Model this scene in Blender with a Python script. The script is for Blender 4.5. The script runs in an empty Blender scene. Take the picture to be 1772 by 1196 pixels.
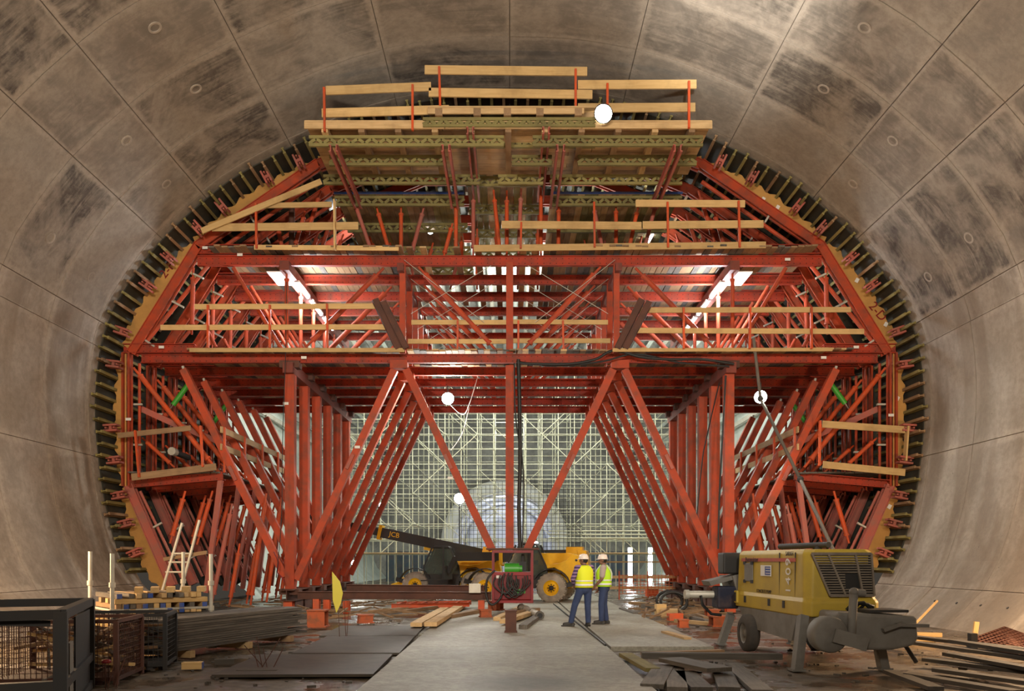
import bpy, math, random
from mathutils import Vector, Matrix, Quaternion, noise
random.seed(7)
R = math.radians
SC = bpy.context.scene
COL = SC.collection

# ------------------------------------------------------------------ camera, world, exposure
FPX, VPX, VPY, CAMZ = 1400.0, 882.0, 968.0, 1.7
cam_d = bpy.data.cameras.new('camera')
cam_d.sensor_width = 36.0
cam_d.lens = FPX / 1772 * 36.0
cam_d.shift_x = (886 - VPX) / 1772
cam_d.shift_y = (VPY - 598) / 1772
cam_d.clip_end = 300
cam = bpy.data.objects.new('camera', cam_d)
COL.objects.link(cam)
cam.location = (0, 0, CAMZ)
cam.rotation_euler = (R(90), 0, 0)
SC.camera = cam
SC.view_settings.view_transform = 'Standard'
SC.view_settings.look = 'None'
SC.view_settings.gamma = 1
SC.view_settings.use_curve_mapping = False
SC.view_settings.exposure = 0.0
w = bpy.data.worlds.new('world'); SC.world = w; w.use_nodes = True
w.node_tree.nodes['Background'].inputs[0].default_value = (1.0, 0.86, 0.70, 1)
w.node_tree.nodes['Background'].inputs[1].default_value = 0.05
try:
    SC.cycles.max_bounces = 6; SC.cycles.diffuse_bounces = 3; SC.cycles.glossy_bounces = 3
    SC.cycles.transparent_max_bounces = 6; SC.cycles.sample_clamp_indirect = 6
    SC.cycles.use_denoising = True
except Exception:
    pass

def light(name, kind, loc, power, col, size=0.3, target=None, spot=None, blend=0.6):
    d = bpy.data.lights.new(name, kind)
    d.energy = power; d.color = col
    if kind == 'AREA':
        d.size = size
    else:
        d.shadow_soft_size = size
    if kind == 'SPOT':
        d.spot_size = R(spot); d.spot_blend = blend
    o = bpy.data.objects.new(name, d); COL.objects.link(o)
    o.location = loc
    if target is not None:
        o.rotation_euler = (Vector(target) - Vector(loc)).to_track_quat('-Z', 'Y').to_euler()
    return o
WARM = (1.0, 0.66, 0.36); SOD = (1.0, 0.66, 0.37); COOL = (0.86, 0.93, 1.0); WHITE = (1.0, 0.97, 0.90)
# site floodlights outside the frame, plus an added fill and two key spots
light('site_flood_left', 'POINT', (-9.7, 14.3, 2.0), 900, SOD, 0.3)
light('site_flood_right', 'POINT', (9.9, 14.5, 2.6), 1250, SOD, 0.3)
light('fill_light_behind', 'AREA', (-1.0, -3.0, 7.5), 900, (1.0, 0.84, 0.66), 2.0, target=(0, 24, 12))  # added fill for the ambient level, no actual lamp
light('key_spot_left', 'SPOT', (-3.5, -1.0, 8.5), 8200, (1.0, 0.90, 0.76), 0.5, target=(-1.5, 26, 9.6), spot=72, blend=0.8)  # added key spot, cone shaped to light the gantry but spare the foreground
light('key_spot_right', 'SPOT', (3.5, -1.0, 8.5), 6400, (1.0, 0.91, 0.79), 0.5, target=(1.5, 26, 9.2), spot=72, blend=0.8)  # added key spot, right-hand partner of the left one
light('site_flood_vault', 'SPOT', (3.5, 11.0, 10.0), 9000, WHITE, 0.2, target=(5.6, 18.6, 14.9), spot=34, blend=1.0)

# ------------------------------------------------------------------ pixel <-> world
Y0 = 25.9; DY = 1.76
def P(px, py, Y=Y0):
    return Vector(((px - VPX) * Y / FPX, Y, CAMZ - (py - VPY) * Y / FPX))
def G(px, py, z=0.0):                       # point on the ground plane z
    Y = (CAMZ - z) * FPX / (py - VPY)
    return Vector(((px - VPX) * Y / FPX, Y, z))
MX = 1763.5                                  # the gantry is symmetric about px 881.75
K = Y0 / FPX

# ------------------------------------------------------------------ materials
def newmat(name):
    m = bpy.data.materials.new(name); m.use_nodes = True
    nt = m.node_tree
    return m, nt, nt.nodes['Principled BSDF']
def N(nt, t, **kw):
    n = nt.nodes.new(t)
    for k, v in kw.items():
        setattr(n, k, v)
    return n
def L(nt, a, b): nt.links.new(a, b)
def rgba(c): return (c[0], c[1], c[2], 1)
def mixc(nt, fac, a, b, mode='MIX'):
    n = N(nt, 'ShaderNodeMix', data_type='RGBA', blend_type=mode)
    for s, v in ((0, fac), (6, a), (7, b)):
        if hasattr(v, 'is_linked'):
            L(nt, v, n.inputs[s])
        elif isinstance(v, tuple):
            n.inputs[s].default_value = rgba(v)
        else:
            n.inputs[s].default_value = v
    return n.outputs[2]
def ramp(nt, src, stops):
    n = N(nt, 'ShaderNodeValToRGB')
    e = n.color_ramp.elements
    while len(e) > len(stops): e.remove(e[-1])
    while len(e) < len(stops): e.new(0.5)
    for k, (p, c) in enumerate(stops):
        e[k].position = p; e[k].color = rgba(c) if isinstance(c, tuple) else (c, c, c, 1)
    L(nt, src, n.inputs[0])
    return n.outputs[0]
def noi(nt, vec, scale, detail=4, rough=0.6, dist=0.0):
    n = N(nt, 'ShaderNodeTexNoise')
    n.inputs['Scale'].default_value = scale; n.inputs['Detail'].default_value = detail
    n.inputs['Roughness'].default_value = rough; n.inputs['Distortion'].default_value = dist
    L(nt, vec, n.inputs['Vector'])
    return n.outputs[0]
def mth(nt, op, a, b=None):
    n = N(nt, 'ShaderNodeMath', operation=op)
    for s, v in ((0, a), (1, b)):
        if v is None: continue
        if hasattr(v, 'is_linked'): L(nt, v, n.inputs[s])
        else: n.inputs[s].default_value = v
    return n.outputs[0]
def bump(nt, b, h, strength=0.3, dist=0.02):
    n = N(nt, 'ShaderNodeBump')
    n.inputs['Strength'].default_value = strength; n.inputs['Distance'].default_value = dist
    L(nt, h, n.inputs['Height']); L(nt, n.outputs[0], b.inputs['Normal'])
def coords(nt, kind='Object', scale=(1, 1, 1), jitter=True):
    tc = N(nt, 'ShaderNodeTexCoord')
    mp = N(nt, 'ShaderNodeMapping'); mp.inputs['Scale'].default_value = scale
    L(nt, tc.outputs[kind], mp.inputs[0])
    if jitter:
        oi = N(nt, 'ShaderNodeObjectInfo')
        cb = N(nt, 'ShaderNodeCombineXYZ')
        k = mth(nt, 'MULTIPLY', oi.outputs['Random'], 37.0)
        L(nt, k, cb.inputs[0]); L(nt, k, cb.inputs[1])
        L(nt, cb.outputs[0], mp.inputs['Location'])
    return mp.outputs[0]

def paint(name, col, dirt=(0.16, 0.10, 0.07), amt=0.5, rough=0.55, metal=0.0, scale=2.5, vary=0.25, bmp=0.08, holes=False):
    m, nt, b = newmat(name)
    v = coords(nt)
    n1 = noi(nt, v, scale, 6, 0.65)
    f = ramp(nt, n1, [(0.42, 0.0), (0.72, 1.0)])
    f = mth(nt, 'MULTIPLY', f, amt)
    c = mixc(nt, f, col, dirt)
    if vary:
        oi = N(nt, 'ShaderNodeObjectInfo')
        hs = N(nt, 'ShaderNodeHueSaturation')
        val = mth(nt, 'ADD', mth(nt, 'MULTIPLY', oi.outputs['Random'], vary), 1 - vary * 0.55)
        L(nt, val, hs.inputs['Value']); L(nt, c, hs.inputs['Color'])
        c = hs.outputs[0]
    if holes:
        tc = N(nt, 'ShaderNodeTexCoord'); sp = N(nt, 'ShaderNodeSeparateXYZ'); L(nt, tc.outputs['Object'], sp.inputs[0])
        fx = mth(nt, 'MULTIPLY', mth(nt, 'SUBTRACT', mth(nt, 'FRACT', mth(nt, 'DIVIDE', sp.outputs[0], 0.2)), 0.5), 0.2)
        fz = mth(nt, 'SUBTRACT', mth(nt, 'ABSOLUTE', sp.outputs[2]), 0.075)
        d2 = mth(nt, 'ADD', mth(nt, 'MULTIPLY', fx, fx), mth(nt, 'MULTIPLY', fz, fz))
        hole = mth(nt, 'LESS_THAN', d2, 0.00022)
        c = mixc(nt, hole, c, (0.03, 0.008, 0.006))
    L(nt, c, b.inputs['Base Color'])
    b.inputs['Roughness'].default_value = rough; b.inputs['Metallic'].default_value = metal
    b.inputs['Specular IOR Level'].default_value = 0.3
    if bmp: bump(nt, b, noi(nt, v, 22, 4), bmp, 0.01)
    return m
def wood(name, c1, c2, vary=0.35, grey=None):
    m, nt, b = newmat(name)
    v = coords(nt, scale=(0.7, 9, 9))
    n1 = noi(nt, v, 2.2, 5, 0.6, 0.6)
    c = mixc(nt, ramp(nt, n1, [(0.3, 0.0), (0.75, 1.0)]), c1, c2)
    v2 = coords(nt)
    st = ramp(nt, noi(nt, v2, 1.3, 4), [(0.5, 0.0), (0.75, 0.6)])
    c = mixc(nt, st, c, grey or tuple(x * 0.55 for x in c2))
    oi = N(nt, 'ShaderNodeObjectInfo'); hs = N(nt, 'ShaderNodeHueSaturation')
    L(nt, mth(nt, 'ADD', mth(nt, 'MULTIPLY', oi.outputs['Random'], vary), 1 - vary * 0.55), hs.inputs['Value'])
    L(nt, c, hs.inputs['Color']); L(nt, hs.outputs[0], b.inputs['Base Color'])
    b.inputs['Roughness'].default_value = 0.8
    bump(nt, b, n1, 0.15, 0.01)
    return m
def plain(name, col, rough=0.6, metal=0.0, emit=0.0, trans=0.0):
    m, nt, b = newmat(name)
    b.inputs['Base Color'].default_value = rgba(col)
    b.inputs['Roughness'].default_value = rough; b.inputs['Metallic'].default_value = metal
    if emit:
        b.inputs['Emission Color'].default_value = rgba(col); b.inputs['Emission Strength'].default_value = emit
    if trans:
        b.inputs['Transmission Weight'].default_value = trans; b.inputs['IOR'].default_value = 1.2
    return m

RED = paint('red_steel_paint', (0.46, 0.064, 0.022), (0.17, 0.065, 0.042), 0.8, 0.62)
REDH = paint('red_steel_paint_with_bolt_holes', (0.40, 0.043, 0.017), (0.13, 0.048, 0.032), 0.85, 0.62, holes=True)
ORANGE = paint('orange_prop_paint', (0.62, 0.085, 0.02), (0.24, 0.10, 0.06), 0.7, 0.5)
RUST = paint('rusty_brown_steel', (0.11, 0.045, 0.03), (0.05, 0.03, 0.025), 0.7, 0.7)
PINK = paint('dusty_pale_red_steel', (0.42, 0.11, 0.08), (0.25, 0.14, 0.11), 0.7, 0.65)
DARKRED = paint('dark_red_cabinet_paint', (0.22, 0.012, 0.016), (0.10, 0.02, 0.02), 0.7, 0.4)
PLY = paint('orange_plywood', (0.56, 0.30, 0.085), (0.30, 0.155, 0.05), 0.6, 0.75, scale=1.2, vary=0.2)
SKIN_PLY = paint('dark_film_faced_plywood', (0.035, 0.035, 0.028), (0.06, 0.055, 0.035), 0.6, 0.6)
PINE = wood('fresh_pine', (0.66, 0.45, 0.20), (0.54, 0.34, 0.13))
PINE_PALE = wood('pale_pine_platform', (0.62, 0.43, 0.22), (0.47, 0.30, 0.13), 0.4)
OLD = wood('old_brown_timber', (0.33, 0.205, 0.105), (0.22, 0.135, 0.07), 0.4)
GREYWOOD = wood('grey_weathered_timber', (0.16, 0.14, 0.115), (0.075, 0.066, 0.056), 0.6)
DARKWOOD = wood('dark_dirty_timber', (0.085, 0.073, 0.06), (0.045, 0.04, 0.035), 0.6)
OLIVEWOOD = wood('olive_formwork_timber', (0.27, 0.23, 0.075), (0.17, 0.14, 0.05), 0.4)
GALV = paint('galvanised_tube', (0.55, 0.53, 0.46), (0.35, 0.31, 0.24), 0.6, 0.5, metal=0.3, vary=0.2)
SCAF = paint('lit_galvanised_scaffold_tube', (0.66, 0.66, 0.50), (0.45, 0.44, 0.32), 0.5, 0.55, metal=0.15, vary=0.25)  # galvanised tube as lit: the lamps' pale yellow-green is put into the colour
DKSTEEL = paint('dark_steel', (0.035, 0.036, 0.038), (0.05, 0.038, 0.028), 0.6, 0.6)
BLACK = plain('black_rubber', (0.012, 0.012, 0.012), 0.55)
YELLOW = paint('yellow_machine_paint', (0.88, 0.50, 0.008), (0.45, 0.25, 0.03), 0.35, 0.4, vary=0.0)
PUMPY = paint('dusty_yellow_pump_paint', (0.50, 0.36, 0.045), (0.30, 0.22, 0.06), 0.6, 0.5, vary=0.0, scale=1.3)
PUMPG = paint('grey_pump_chassis', (0.20, 0.195, 0.18), (0.10, 0.085, 0.07), 0.6, 0.65, vary=0.1)
TYRE = paint('dusty_tyre', (0.40, 0.355, 0.29), (0.16, 0.14, 0.12), 0.8, 0.9, vary=0.0)
TYRED = paint('dark_tyre', (0.06, 0.055, 0.05), (0.12, 0.10, 0.08), 0.6, 0.9, vary=0.0)
GLASS = plain('dark_cab_glass', (0.25, 0.30, 0.27), 0.08, trans=0.75)
GREEN = plain('green_hydraulic_paint', (0.05, 0.32, 0.03), 0.4)
CHROME = plain('chrome', (0.7, 0.7, 0.68), 0.2, 1.0)
NAVY = plain('blue_paint', (0.02, 0.06, 0.30), 0.5)
WHITEP = plain('white_sticker', (0.75, 0.73, 0.68), 0.6)
BLUEEND = paint('blue_painted_timber_end', (0.035, 0.085, 0.34), (0.2, 0.16, 0.1), 0.5, 0.7)
LAMP_ON = plain('lamp_lens_lit', (1.0, 0.98, 0.92), 0.5, emit=60)
TUBE_ON = plain('fluorescent_tube_lit', (0.93, 0.97, 1.0), 0.5, emit=26)

# ------------------------------------------------------------------ mesh building
class MB:
    def __init__(s): s.v = []; s.f = []; s.sm = []
    def add(s, vs, fs, smooth=False):
        o = len(s.v); s.v += [Vector(x) for x in vs]
        for f in fs: s.f.append([i + o for i in f]); s.sm.append(smooth)
        return s
    def box(s, c, size, rz=0, M=None):
        x, y, z = size[0] / 2, size[1] / 2, size[2] / 2
        vs = [Vector(q) for q in ((-x,-y,-z),(x,-y,-z),(x,y,-z),(-x,y,-z),(-x,-y,z),(x,-y,z),(x,y,z),(-x,y,z))]
        if M is None: M = Matrix.Rotation(rz, 3, 'Z')
        vs = [M @ q + Vector(c) for q in vs]
        return s.add(vs, [(0,3,2,1),(4,5,6,7),(0,1,5,4),(1,2,6,5),(2,3,7,6),(3,0,4,7)])
    def bar(s, a, b, w, h=None):
        h = h or w; a, b = Vector(a), Vector(b); d = b - a
        M = frame3(d)
        return s.box((a + b) / 2, (d.length, w, h), M=M)
    def tube(s, a, b, r, n=8, r2=None, caps=True):
        a, b = Vector(a), Vector(b); r2 = r if r2 is None else r2
        M = frame3(b - a); vs = []
        for p, rr in ((a, r), (b, r2)):
            for i in range(n):
                t = 2 * math.pi * i / n
                vs.append(p + M @ Vector((0, math.cos(t) * rr, math.sin(t) * rr)))
        s.add(vs, [(i, (i + 1) % n, n + (i + 1) % n, n + i) for i in range(n)], True)
        if caps:
            s.add(vs[:n], [tuple(range(n - 1, -1, -1))]); s.add(vs[n:], [tuple(range(n))])
        return s
    def path(s, pts, r, n=6):
        pts = [Vector(p) for p in pts]; vs = []; m = len(pts)
        for i, p in enumerate(pts):
            d = pts[min(i + 1, m - 1)] - pts[max(i - 1, 0)]
            M = frame3(d)
            for k in range(n):
                t = 2 * math.pi * k / n
                vs.append(p + M @ Vector((0, math.cos(t) * r, math.sin(t) * r)))
        fs = [(i * n + k, i * n + (k + 1) % n, (i + 1) * n + (k + 1) % n, (i + 1) * n + k) for i in range(m - 1) for k in range(n)]
        s.add(vs, fs, True)
        s.add(vs[:n], [tuple(range(n - 1, -1, -1))]); s.add(vs[-n:], [tuple(range(n))])
        return s
    def prism(s, poly, fn, t0, t1):
        """poly: 2-D outline; fn(a, b, t) -> point; extruded from t0 to t1"""
        n = len(poly)
        vs = [Vector(fn(a, b, t0)) for a, b in poly] + [Vector(fn(a, b, t1)) for a, b in poly]
        s.add(vs, [tuple(range(n - 1, -1, -1)), tuple(range(n, 2 * n))] + [(i, (i + 1) % n, n + (i + 1) % n, n + i) for i in range(n)])
        return s
    def lathe(s, prof, c, axis='Y', n=24, smooth=True):
        vs = []; m = len(prof)
        for r, h in prof:
            for k in range(n):
                t = 2 * math.pi * k / n; a, b = r * math.cos(t), r * math.sin(t)
                q = {'X': (h, a, b), 'Y': (a, h, b), 'Z': (a, b, h)}[axis]
                vs.append(Vector(q) + Vector(c))
        fs = [(i * n + k, i * n + (k + 1) % n, (i + 1) * n + (k + 1) % n, (i + 1) * n + k) for i in range(m - 1) for k in range(n)]
        return s.add(vs, fs, smooth)
    def ball(s, c, r, nu=12, nv=8, M=None):
        if not hasattr(r, '__len__'): r = (r, r, r)
        vs = []; 
        for j in range(nv + 1):
            ph = math.pi * j / nv
            for i in range(nu):
                t = 2 * math.pi * i / nu
                q = Vector((r[0] * math.sin(ph) * math.cos(t), r[1] * math.sin(ph) * math.sin(t), r[2] * math.cos(ph)))
                if M is not None: q = M @ q
                vs.append(q + Vector(c))
        fs = [(j * nu + i, (j + 1) * nu + i, (j + 1) * nu + (i + 1) % nu, j * nu + (i + 1) % nu) for j in range(nv) for i in range(nu)]
        return s.add(vs, fs, True)
    def caps(s, a, b, r0, r1):
        s.tube(a, b, r0, 12, r1); s.ball(a, r0, 12, 8); s.ball(b, r1, 12, 8)
        return s
    def mesh(s, name, mat):
        me = bpy.data.meshes.new(name)
        me.from_pydata([tuple(v) for v in s.v], [], s.f)
        me.polygons.foreach_set('use_smooth', s.sm)
        me.materials.append(mat); me.update()
        return me
    def build(s, name, mat, parent=None, loc=None, bevel=0.0):
        """vertices are in the parent's own space (world when there is no parent); origin moved to the bounds' centre"""
        lo = Vector([min(v[i] for v in s.v) for i in range(3)]); hi = Vector([max(v[i] for v in s.v) for i in range(3)])
        c = (lo + hi) / 2 if loc is None else Vector(loc)
        s.v = [v - c for v in s.v]
        o = link(name, s.mesh(name, mat), parent, c)
        if bevel: bev(o, bevel)
        return o
def frame3(d):
    x = Vector(d).normalized()
    up = Vector((0, 0, 1)) if abs(x.z) < 0.92 else Vector((0, 1, 0))
    y = up.cross(x).normalized(); z = x.cross(y)
    return Matrix((x, y, z)).transposed()
def link(name, data, parent=None, loc=(0, 0, 0)):
    o = bpy.data.objects.new(name, data); COL.objects.link(o)
    o.location = loc
    if parent is not None: o.parent = parent
    return o
def bev(o, w, seg=2):
    m = o.modifiers.new('bevel', 'BEVEL'); m.width = w; m.segments = seg; m.limit_method = 'ANGLE'; m.angle_limit = R(35)
    return o
def tag(o, label, cat, group=None, kind=None):
    o['label'] = label; o['category'] = cat
    if group: o['group'] = group
    if kind: o['kind'] = kind
    return o
def thing(name, label, cat, loc=(0, 0, 0), rz=0.0, group=None):
    o = link(name, None, None, loc); o.rotation_euler = (0, 0, rz); o.empty_display_size = 0.2
    return tag(o, label, cat, group)
def lab(o, label): o['label'] = label; return o
CACHE = {}
def section(key, Lg, w, h, sec):
    mb = MB(); t = min(0.025, w * 0.2)
    if sec == 'I':
        mb.box((0, 0, h / 2 - t / 2), (Lg, w, t)); mb.box((0, 0, -h / 2 + t / 2), (Lg, w, t)); mb.box((0, 0, 0), (Lg, t, h - 2 * t))
    elif sec == 'U2':                        # two channels back to back with a gap
        for s in (-1, 1):
            y = s * w * 0.3
            mb.box((0, y, 0), (Lg, t, h)); mb.box((0, y + s * w * 0.1, h / 2 - t / 2), (Lg, w * 0.2, t)); mb.box((0, y + s * w * 0.1, -h / 2 + t / 2), (Lg, w * 0.2, t))
    elif sec == 'chan':                      # channel, web to the front
        mb.box((0, -w / 2 + t / 2, 0), (Lg, t, h)); mb.box((0, 0, h / 2 - t / 2), (Lg, w, t)); mb.box((0, 0, -h / 2 + t / 2), (Lg, w, t))
    elif sec == 'tube':
        mb.tube((-Lg / 2, 0, 0), (Lg / 2, 0, 0), w / 2, 10)
    elif sec == 'prop':                      # telescopic push-pull prop: thick middle, thin threaded ends, pin ring
        a = Lg / 2; e = min(0.35, Lg * 0.16)
        mb.tube((-a + e, 0, 0), (a - e, 0, 0), w / 2, 10)
        mb.tube((-a, 0, 0), (-a + e, 0, 0), w * 0.26, 8); mb.tube((a - e, 0, 0), (a, 0, 0), w * 0.26, 8)
        mb.tube((-a + e - 0.02, 0, 0), (-a + e + 0.05, 0, 0), w * 0.62, 10); mb.tube((a - e - 0.05, 0, 0), (a - e + 0.02, 0, 0), w * 0.62, 10)
    else:
        mb.box((0, 0, 0), (Lg, w, h))
    return mb
def bar(name, a, b, w, h, mat, parent=None, sec='box', roll=0.0, origin=Vector((0, 0, 0))):
    """one straight member as one object: local X runs along it, origin in its middle"""
    a, b = Vector(a), Vector(b); d = b - a; Lg = round(d.length, 3)
    key = (name, Lg, round(w, 3), round(h, 3), sec, mat.name)
    if key not in CACHE:
        CACHE[key] = section(key, Lg, w, h, sec).mesh(name, mat)
    o = link(name, CACHE[key], parent)
    M = frame3(d).to_4x4()
    if roll: M = M @ Matrix.Rotation(roll, 4, 'X')
    o.matrix_basis = Matrix.Translation((a + b) / 2 - origin) @ M
    return o
def copy_tree(o, parent=None):
    c = o.copy(); COL.objects.link(c); c.parent = parent
    for ch in KIDS.get(o.name, []) if False else [k for k in o.children]:
        copy_tree(ch, c)
    return c
KIDS = {}
ORD = ['first', 'second', 'third', 'fourth', 'fifth', 'sixth', 'seventh', 'eighth', 'ninth', 'tenth', 'eleventh', 'twelfth', 'thirteenth', 'fourteenth', 'fifteenth', 'sixteenth']
FONTS = []
def text(name, body, size, mat, parent, loc, rot, extrude=0.003, align='CENTER'):
    cu = bpy.data.curves.new(name, 'FONT'); cu.body = body; cu.size = size; cu.extrude = extrude
    cu.align_x = align; cu.align_y = 'CENTER'; cu.resolution_u = 3
    cu.materials.append(mat)
    o = link(name, cu, parent, loc); o.rotation_euler = rot
    FONTS.append(o)
    return o

# ------------------------------------------------------------------ tunnel lining
RY = 24.95; KR = RY / FPX
HALF = [(0,161),(120,167),(240,193),(359,241),(457,291),(511,328),(582,390),(625,437),(663,490),(687,529),(703,571),(713,610),(720,680),(720,735),(715,791),(706,858),(694,910),(681,955),(664,993),(652,1012),(600,1065)]
def resample(pts, n):
    # Catmull-Rom then arc-length resample
    out = []
    for i in range(len(pts) - 1):
        p0 = pts[max(i - 1, 0)] if i > 0 else (-pts[1][0], pts[1][1]); p1, p2 = pts[i], pts[i + 1]; p3 = pts[min(i + 2, len(pts) - 1)]
        for k in range(12):
            t = k / 12
            out.append(tuple(0.5 * (2 * p1[j] + (p2[j] - p0[j]) * t + (2 * p0[j] - 5 * p1[j] + 4 * p2[j] - p3[j]) * t * t + (3 * p1[j] - p0[j] - 3 * p2[j] + p3[j]) * t ** 3) for j in (0, 1)))
    out.append(pts[-1])
    ln = [0]
    for a, b in zip(out, out[1:]): ln.append(ln[-1] + math.dist(a, b))
    res = []; k = 0
    for i in range(n):
        s = ln[-1] * i / (n - 1)
        while k < len(ln) - 2 and ln[k + 1] < s: k += 1
        t = (s - ln[k]) / (ln[k + 1] - ln[k]); t = min(max(t, 0), 1)
        res.append(tuple(out[k][j] * (1 - t) + out[k + 1][j] * t for j in (0, 1)))
    return res, ln[-1]
_half_m = [(dx * KR, CAMZ - (py - VPY) * KR) for dx, py in HALF]
PROF, HLEN = resample(_half_m, 241)          # crown -> foot, right side
def prof(u, off=0.0):
    """u in [-1, 1]: foot left .. crown 0 .. foot right; off > 0 moves inward"""
    s = abs(u) * 240; i = min(int(s), 239); t = s - i
    a, b = PROF[i], PROF[i + 1]
    x = a[0] * (1 - t) + b[0] * t; z = a[1] * (1 - t) + b[1] * t
    i0, i1 = max(i - 2, 0), min(i + 3, 240)
    tx, tz = PROF[i1][0] - PROF[i0][0], PROF[i1][1] - PROF[i0][1]
    if i < 3: tx, tz = 1.0, -(i / 3) * 0.05
    l = math.hypot(tx, tz); nx, nz = tz / l, -tx / l       # inward normal
    x += nx * off; z += nz * off
    return (x if u >= 0 else -x, z)
def uof(dx, py):                             # profile parameter of a point given in ring pixels
    X, Z = dx * KR, CAMZ - (py - VPY) * KR
    return min(range(241), key=lambda i: (PROF[i][0] - X) ** 2 + (PROF[i][1] - Z) ** 2) / 240

def concrete_mat(name, base, dark, stain=1.0, bands=0.0):
    m, nt, b = newmat(name)
    g = N(nt, 'ShaderNodeNewGeometry'); oi = N(nt, 'ShaderNodeObjectInfo')
    uv = N(nt, 'ShaderNodeTexCoord'); su = N(nt, 'ShaderNodeSeparateXYZ'); L(nt, uv.outputs['UV'], su.inputs[0])
    mp = N(nt, 'ShaderNodeMapping'); L(nt, g.outputs['Position'], mp.inputs[0])
    cb = N(nt, 'ShaderNodeCombineXYZ'); k = mth(nt, 'MULTIPLY', oi.outputs['Random'], 50); L(nt, k, cb.inputs[0]); L(nt, k, cb.inputs[2]); L(nt, cb.outputs[0], mp.inputs['Location'])
    fine = noi(nt, g.outputs['Position'], 6, 8, 0.7)
    big = noi(nt, mp.outputs[0], 0.5, 5, 0.62, 0.8)
    med = noi(nt, g.outputs['Position'], 1.6, 7, 0.72, 0.4)
    mu = N(nt, 'ShaderNodeMapping'); mu.inputs['Scale'].default_value = (1.2, 22, 1); L(nt, uv.outputs['UV'], mu.inputs[0])
    streak = noi(nt, mu.outputs[0], 1.0, 5, 0.6, 0.3)
    amt = ramp(nt, oi.outputs['Random'], [(0.05, 0.1), (0.75, 1.0)])
    # pale rim along each panel's joints, where the stains stop
    wob = mth(nt, 'MULTIPLY', mth(nt, 'SUBTRACT', med, 0.5), 0.10)
    def edge(c, wd):
        d = mth(nt, 'SUBTRACT', 0.5, mth(nt, 'ABSOLUTE', mth(nt, 'SUBTRACT', c, 0.5)))
        return ramp(nt, mth(nt, 'ADD', d, wob), [(wd * 0.6, 0.0), (wd * 1.5, 1.0)])
    inn = mth(nt, 'MULTIPLY', edge(su.outputs[0], 0.035), edge(su.outputs[1], 0.06))
    s = mth(nt, 'MULTIPLY', ramp(nt, big, [(0.40, 0.0), (0.56, 1.0)]), ramp(nt, mth(nt, 'ADD', mth(nt, 'MULTIPLY', med, 0.6), mth(nt, 'MULTIPLY', streak, 0.4)), [(0.40, 0.15), (0.55, 1.0)]))
    s = mth(nt, 'MULTIPLY', mth(nt, 'MULTIPLY', mth(nt, 'MULTIPLY', s, amt), inn), stain)
    c = mixc(nt, ramp(nt, med, [(0.3, 0.0), (0.7, 1.0)]), base, tuple(x * 0.76 for x in base))
    c = mixc(nt, mth(nt, 'MULTIPLY', mth(nt, 'SUBTRACT', 1.0, inn), 0.35), c, tuple(min(1, x * 1.25) for x in base))
    c = mixc(nt, s, c, dark)
    if bands:                                # damp bands that follow the rings of the lining
        mb_ = N(nt, 'ShaderNodeMapping'); mb_.inputs['Scale'].default_value = (0.06, 0.75, 0.10); L(nt, g.outputs['Position'], mb_.inputs[0])
        bn = ramp(nt, noi(nt, mb_.outputs[0], 1.0, 3, 0.55, 0.4), [(0.5, 0.0), (0.58, 1.0)])
        c = mixc(nt, mth(nt, 'MULTIPLY', bn, bands), c, (0.155, 0.115, 0.08))
    c = mixc(nt, mth(nt, 'MULTIPLY', ramp(nt, fine, [(0.40, 1.0), (0.55, 0.0)]), 0.35), c, tuple(x * 0.5 for x in base))
    vo = N(nt, 'ShaderNodeTexVoronoi'); vo.inputs['Scale'].default_value = 1.7; L(nt, g.outputs['Position'], vo.inputs['Vector'])
    pit = mth(nt, 'LESS_THAN', vo.outputs['Distance'], 0.028)
    c = mixc(nt, mth(nt, 'MULTIPLY', pit, 0.6), c, (0.06, 0.045, 0.035))
    L(nt, c, b.inputs['Base Color']); b.inputs['Roughness'].default_value = 0.85
    bump(nt, b, fine, 0.25, 0.02)
    return m
CONC_TOP = concrete_mat('stained_vault_concrete', (0.33, 0.282, 0.228), (0.05, 0.041, 0.034), 0.92)
CONC_WALL = concrete_mat('wall_concrete', (0.40, 0.345, 0.285), (0.15, 0.12, 0.09), 0.5, 0.42)
JOINT = plain('dark_joint_concrete', (0.19, 0.155, 0.12), 0.9)

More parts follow.
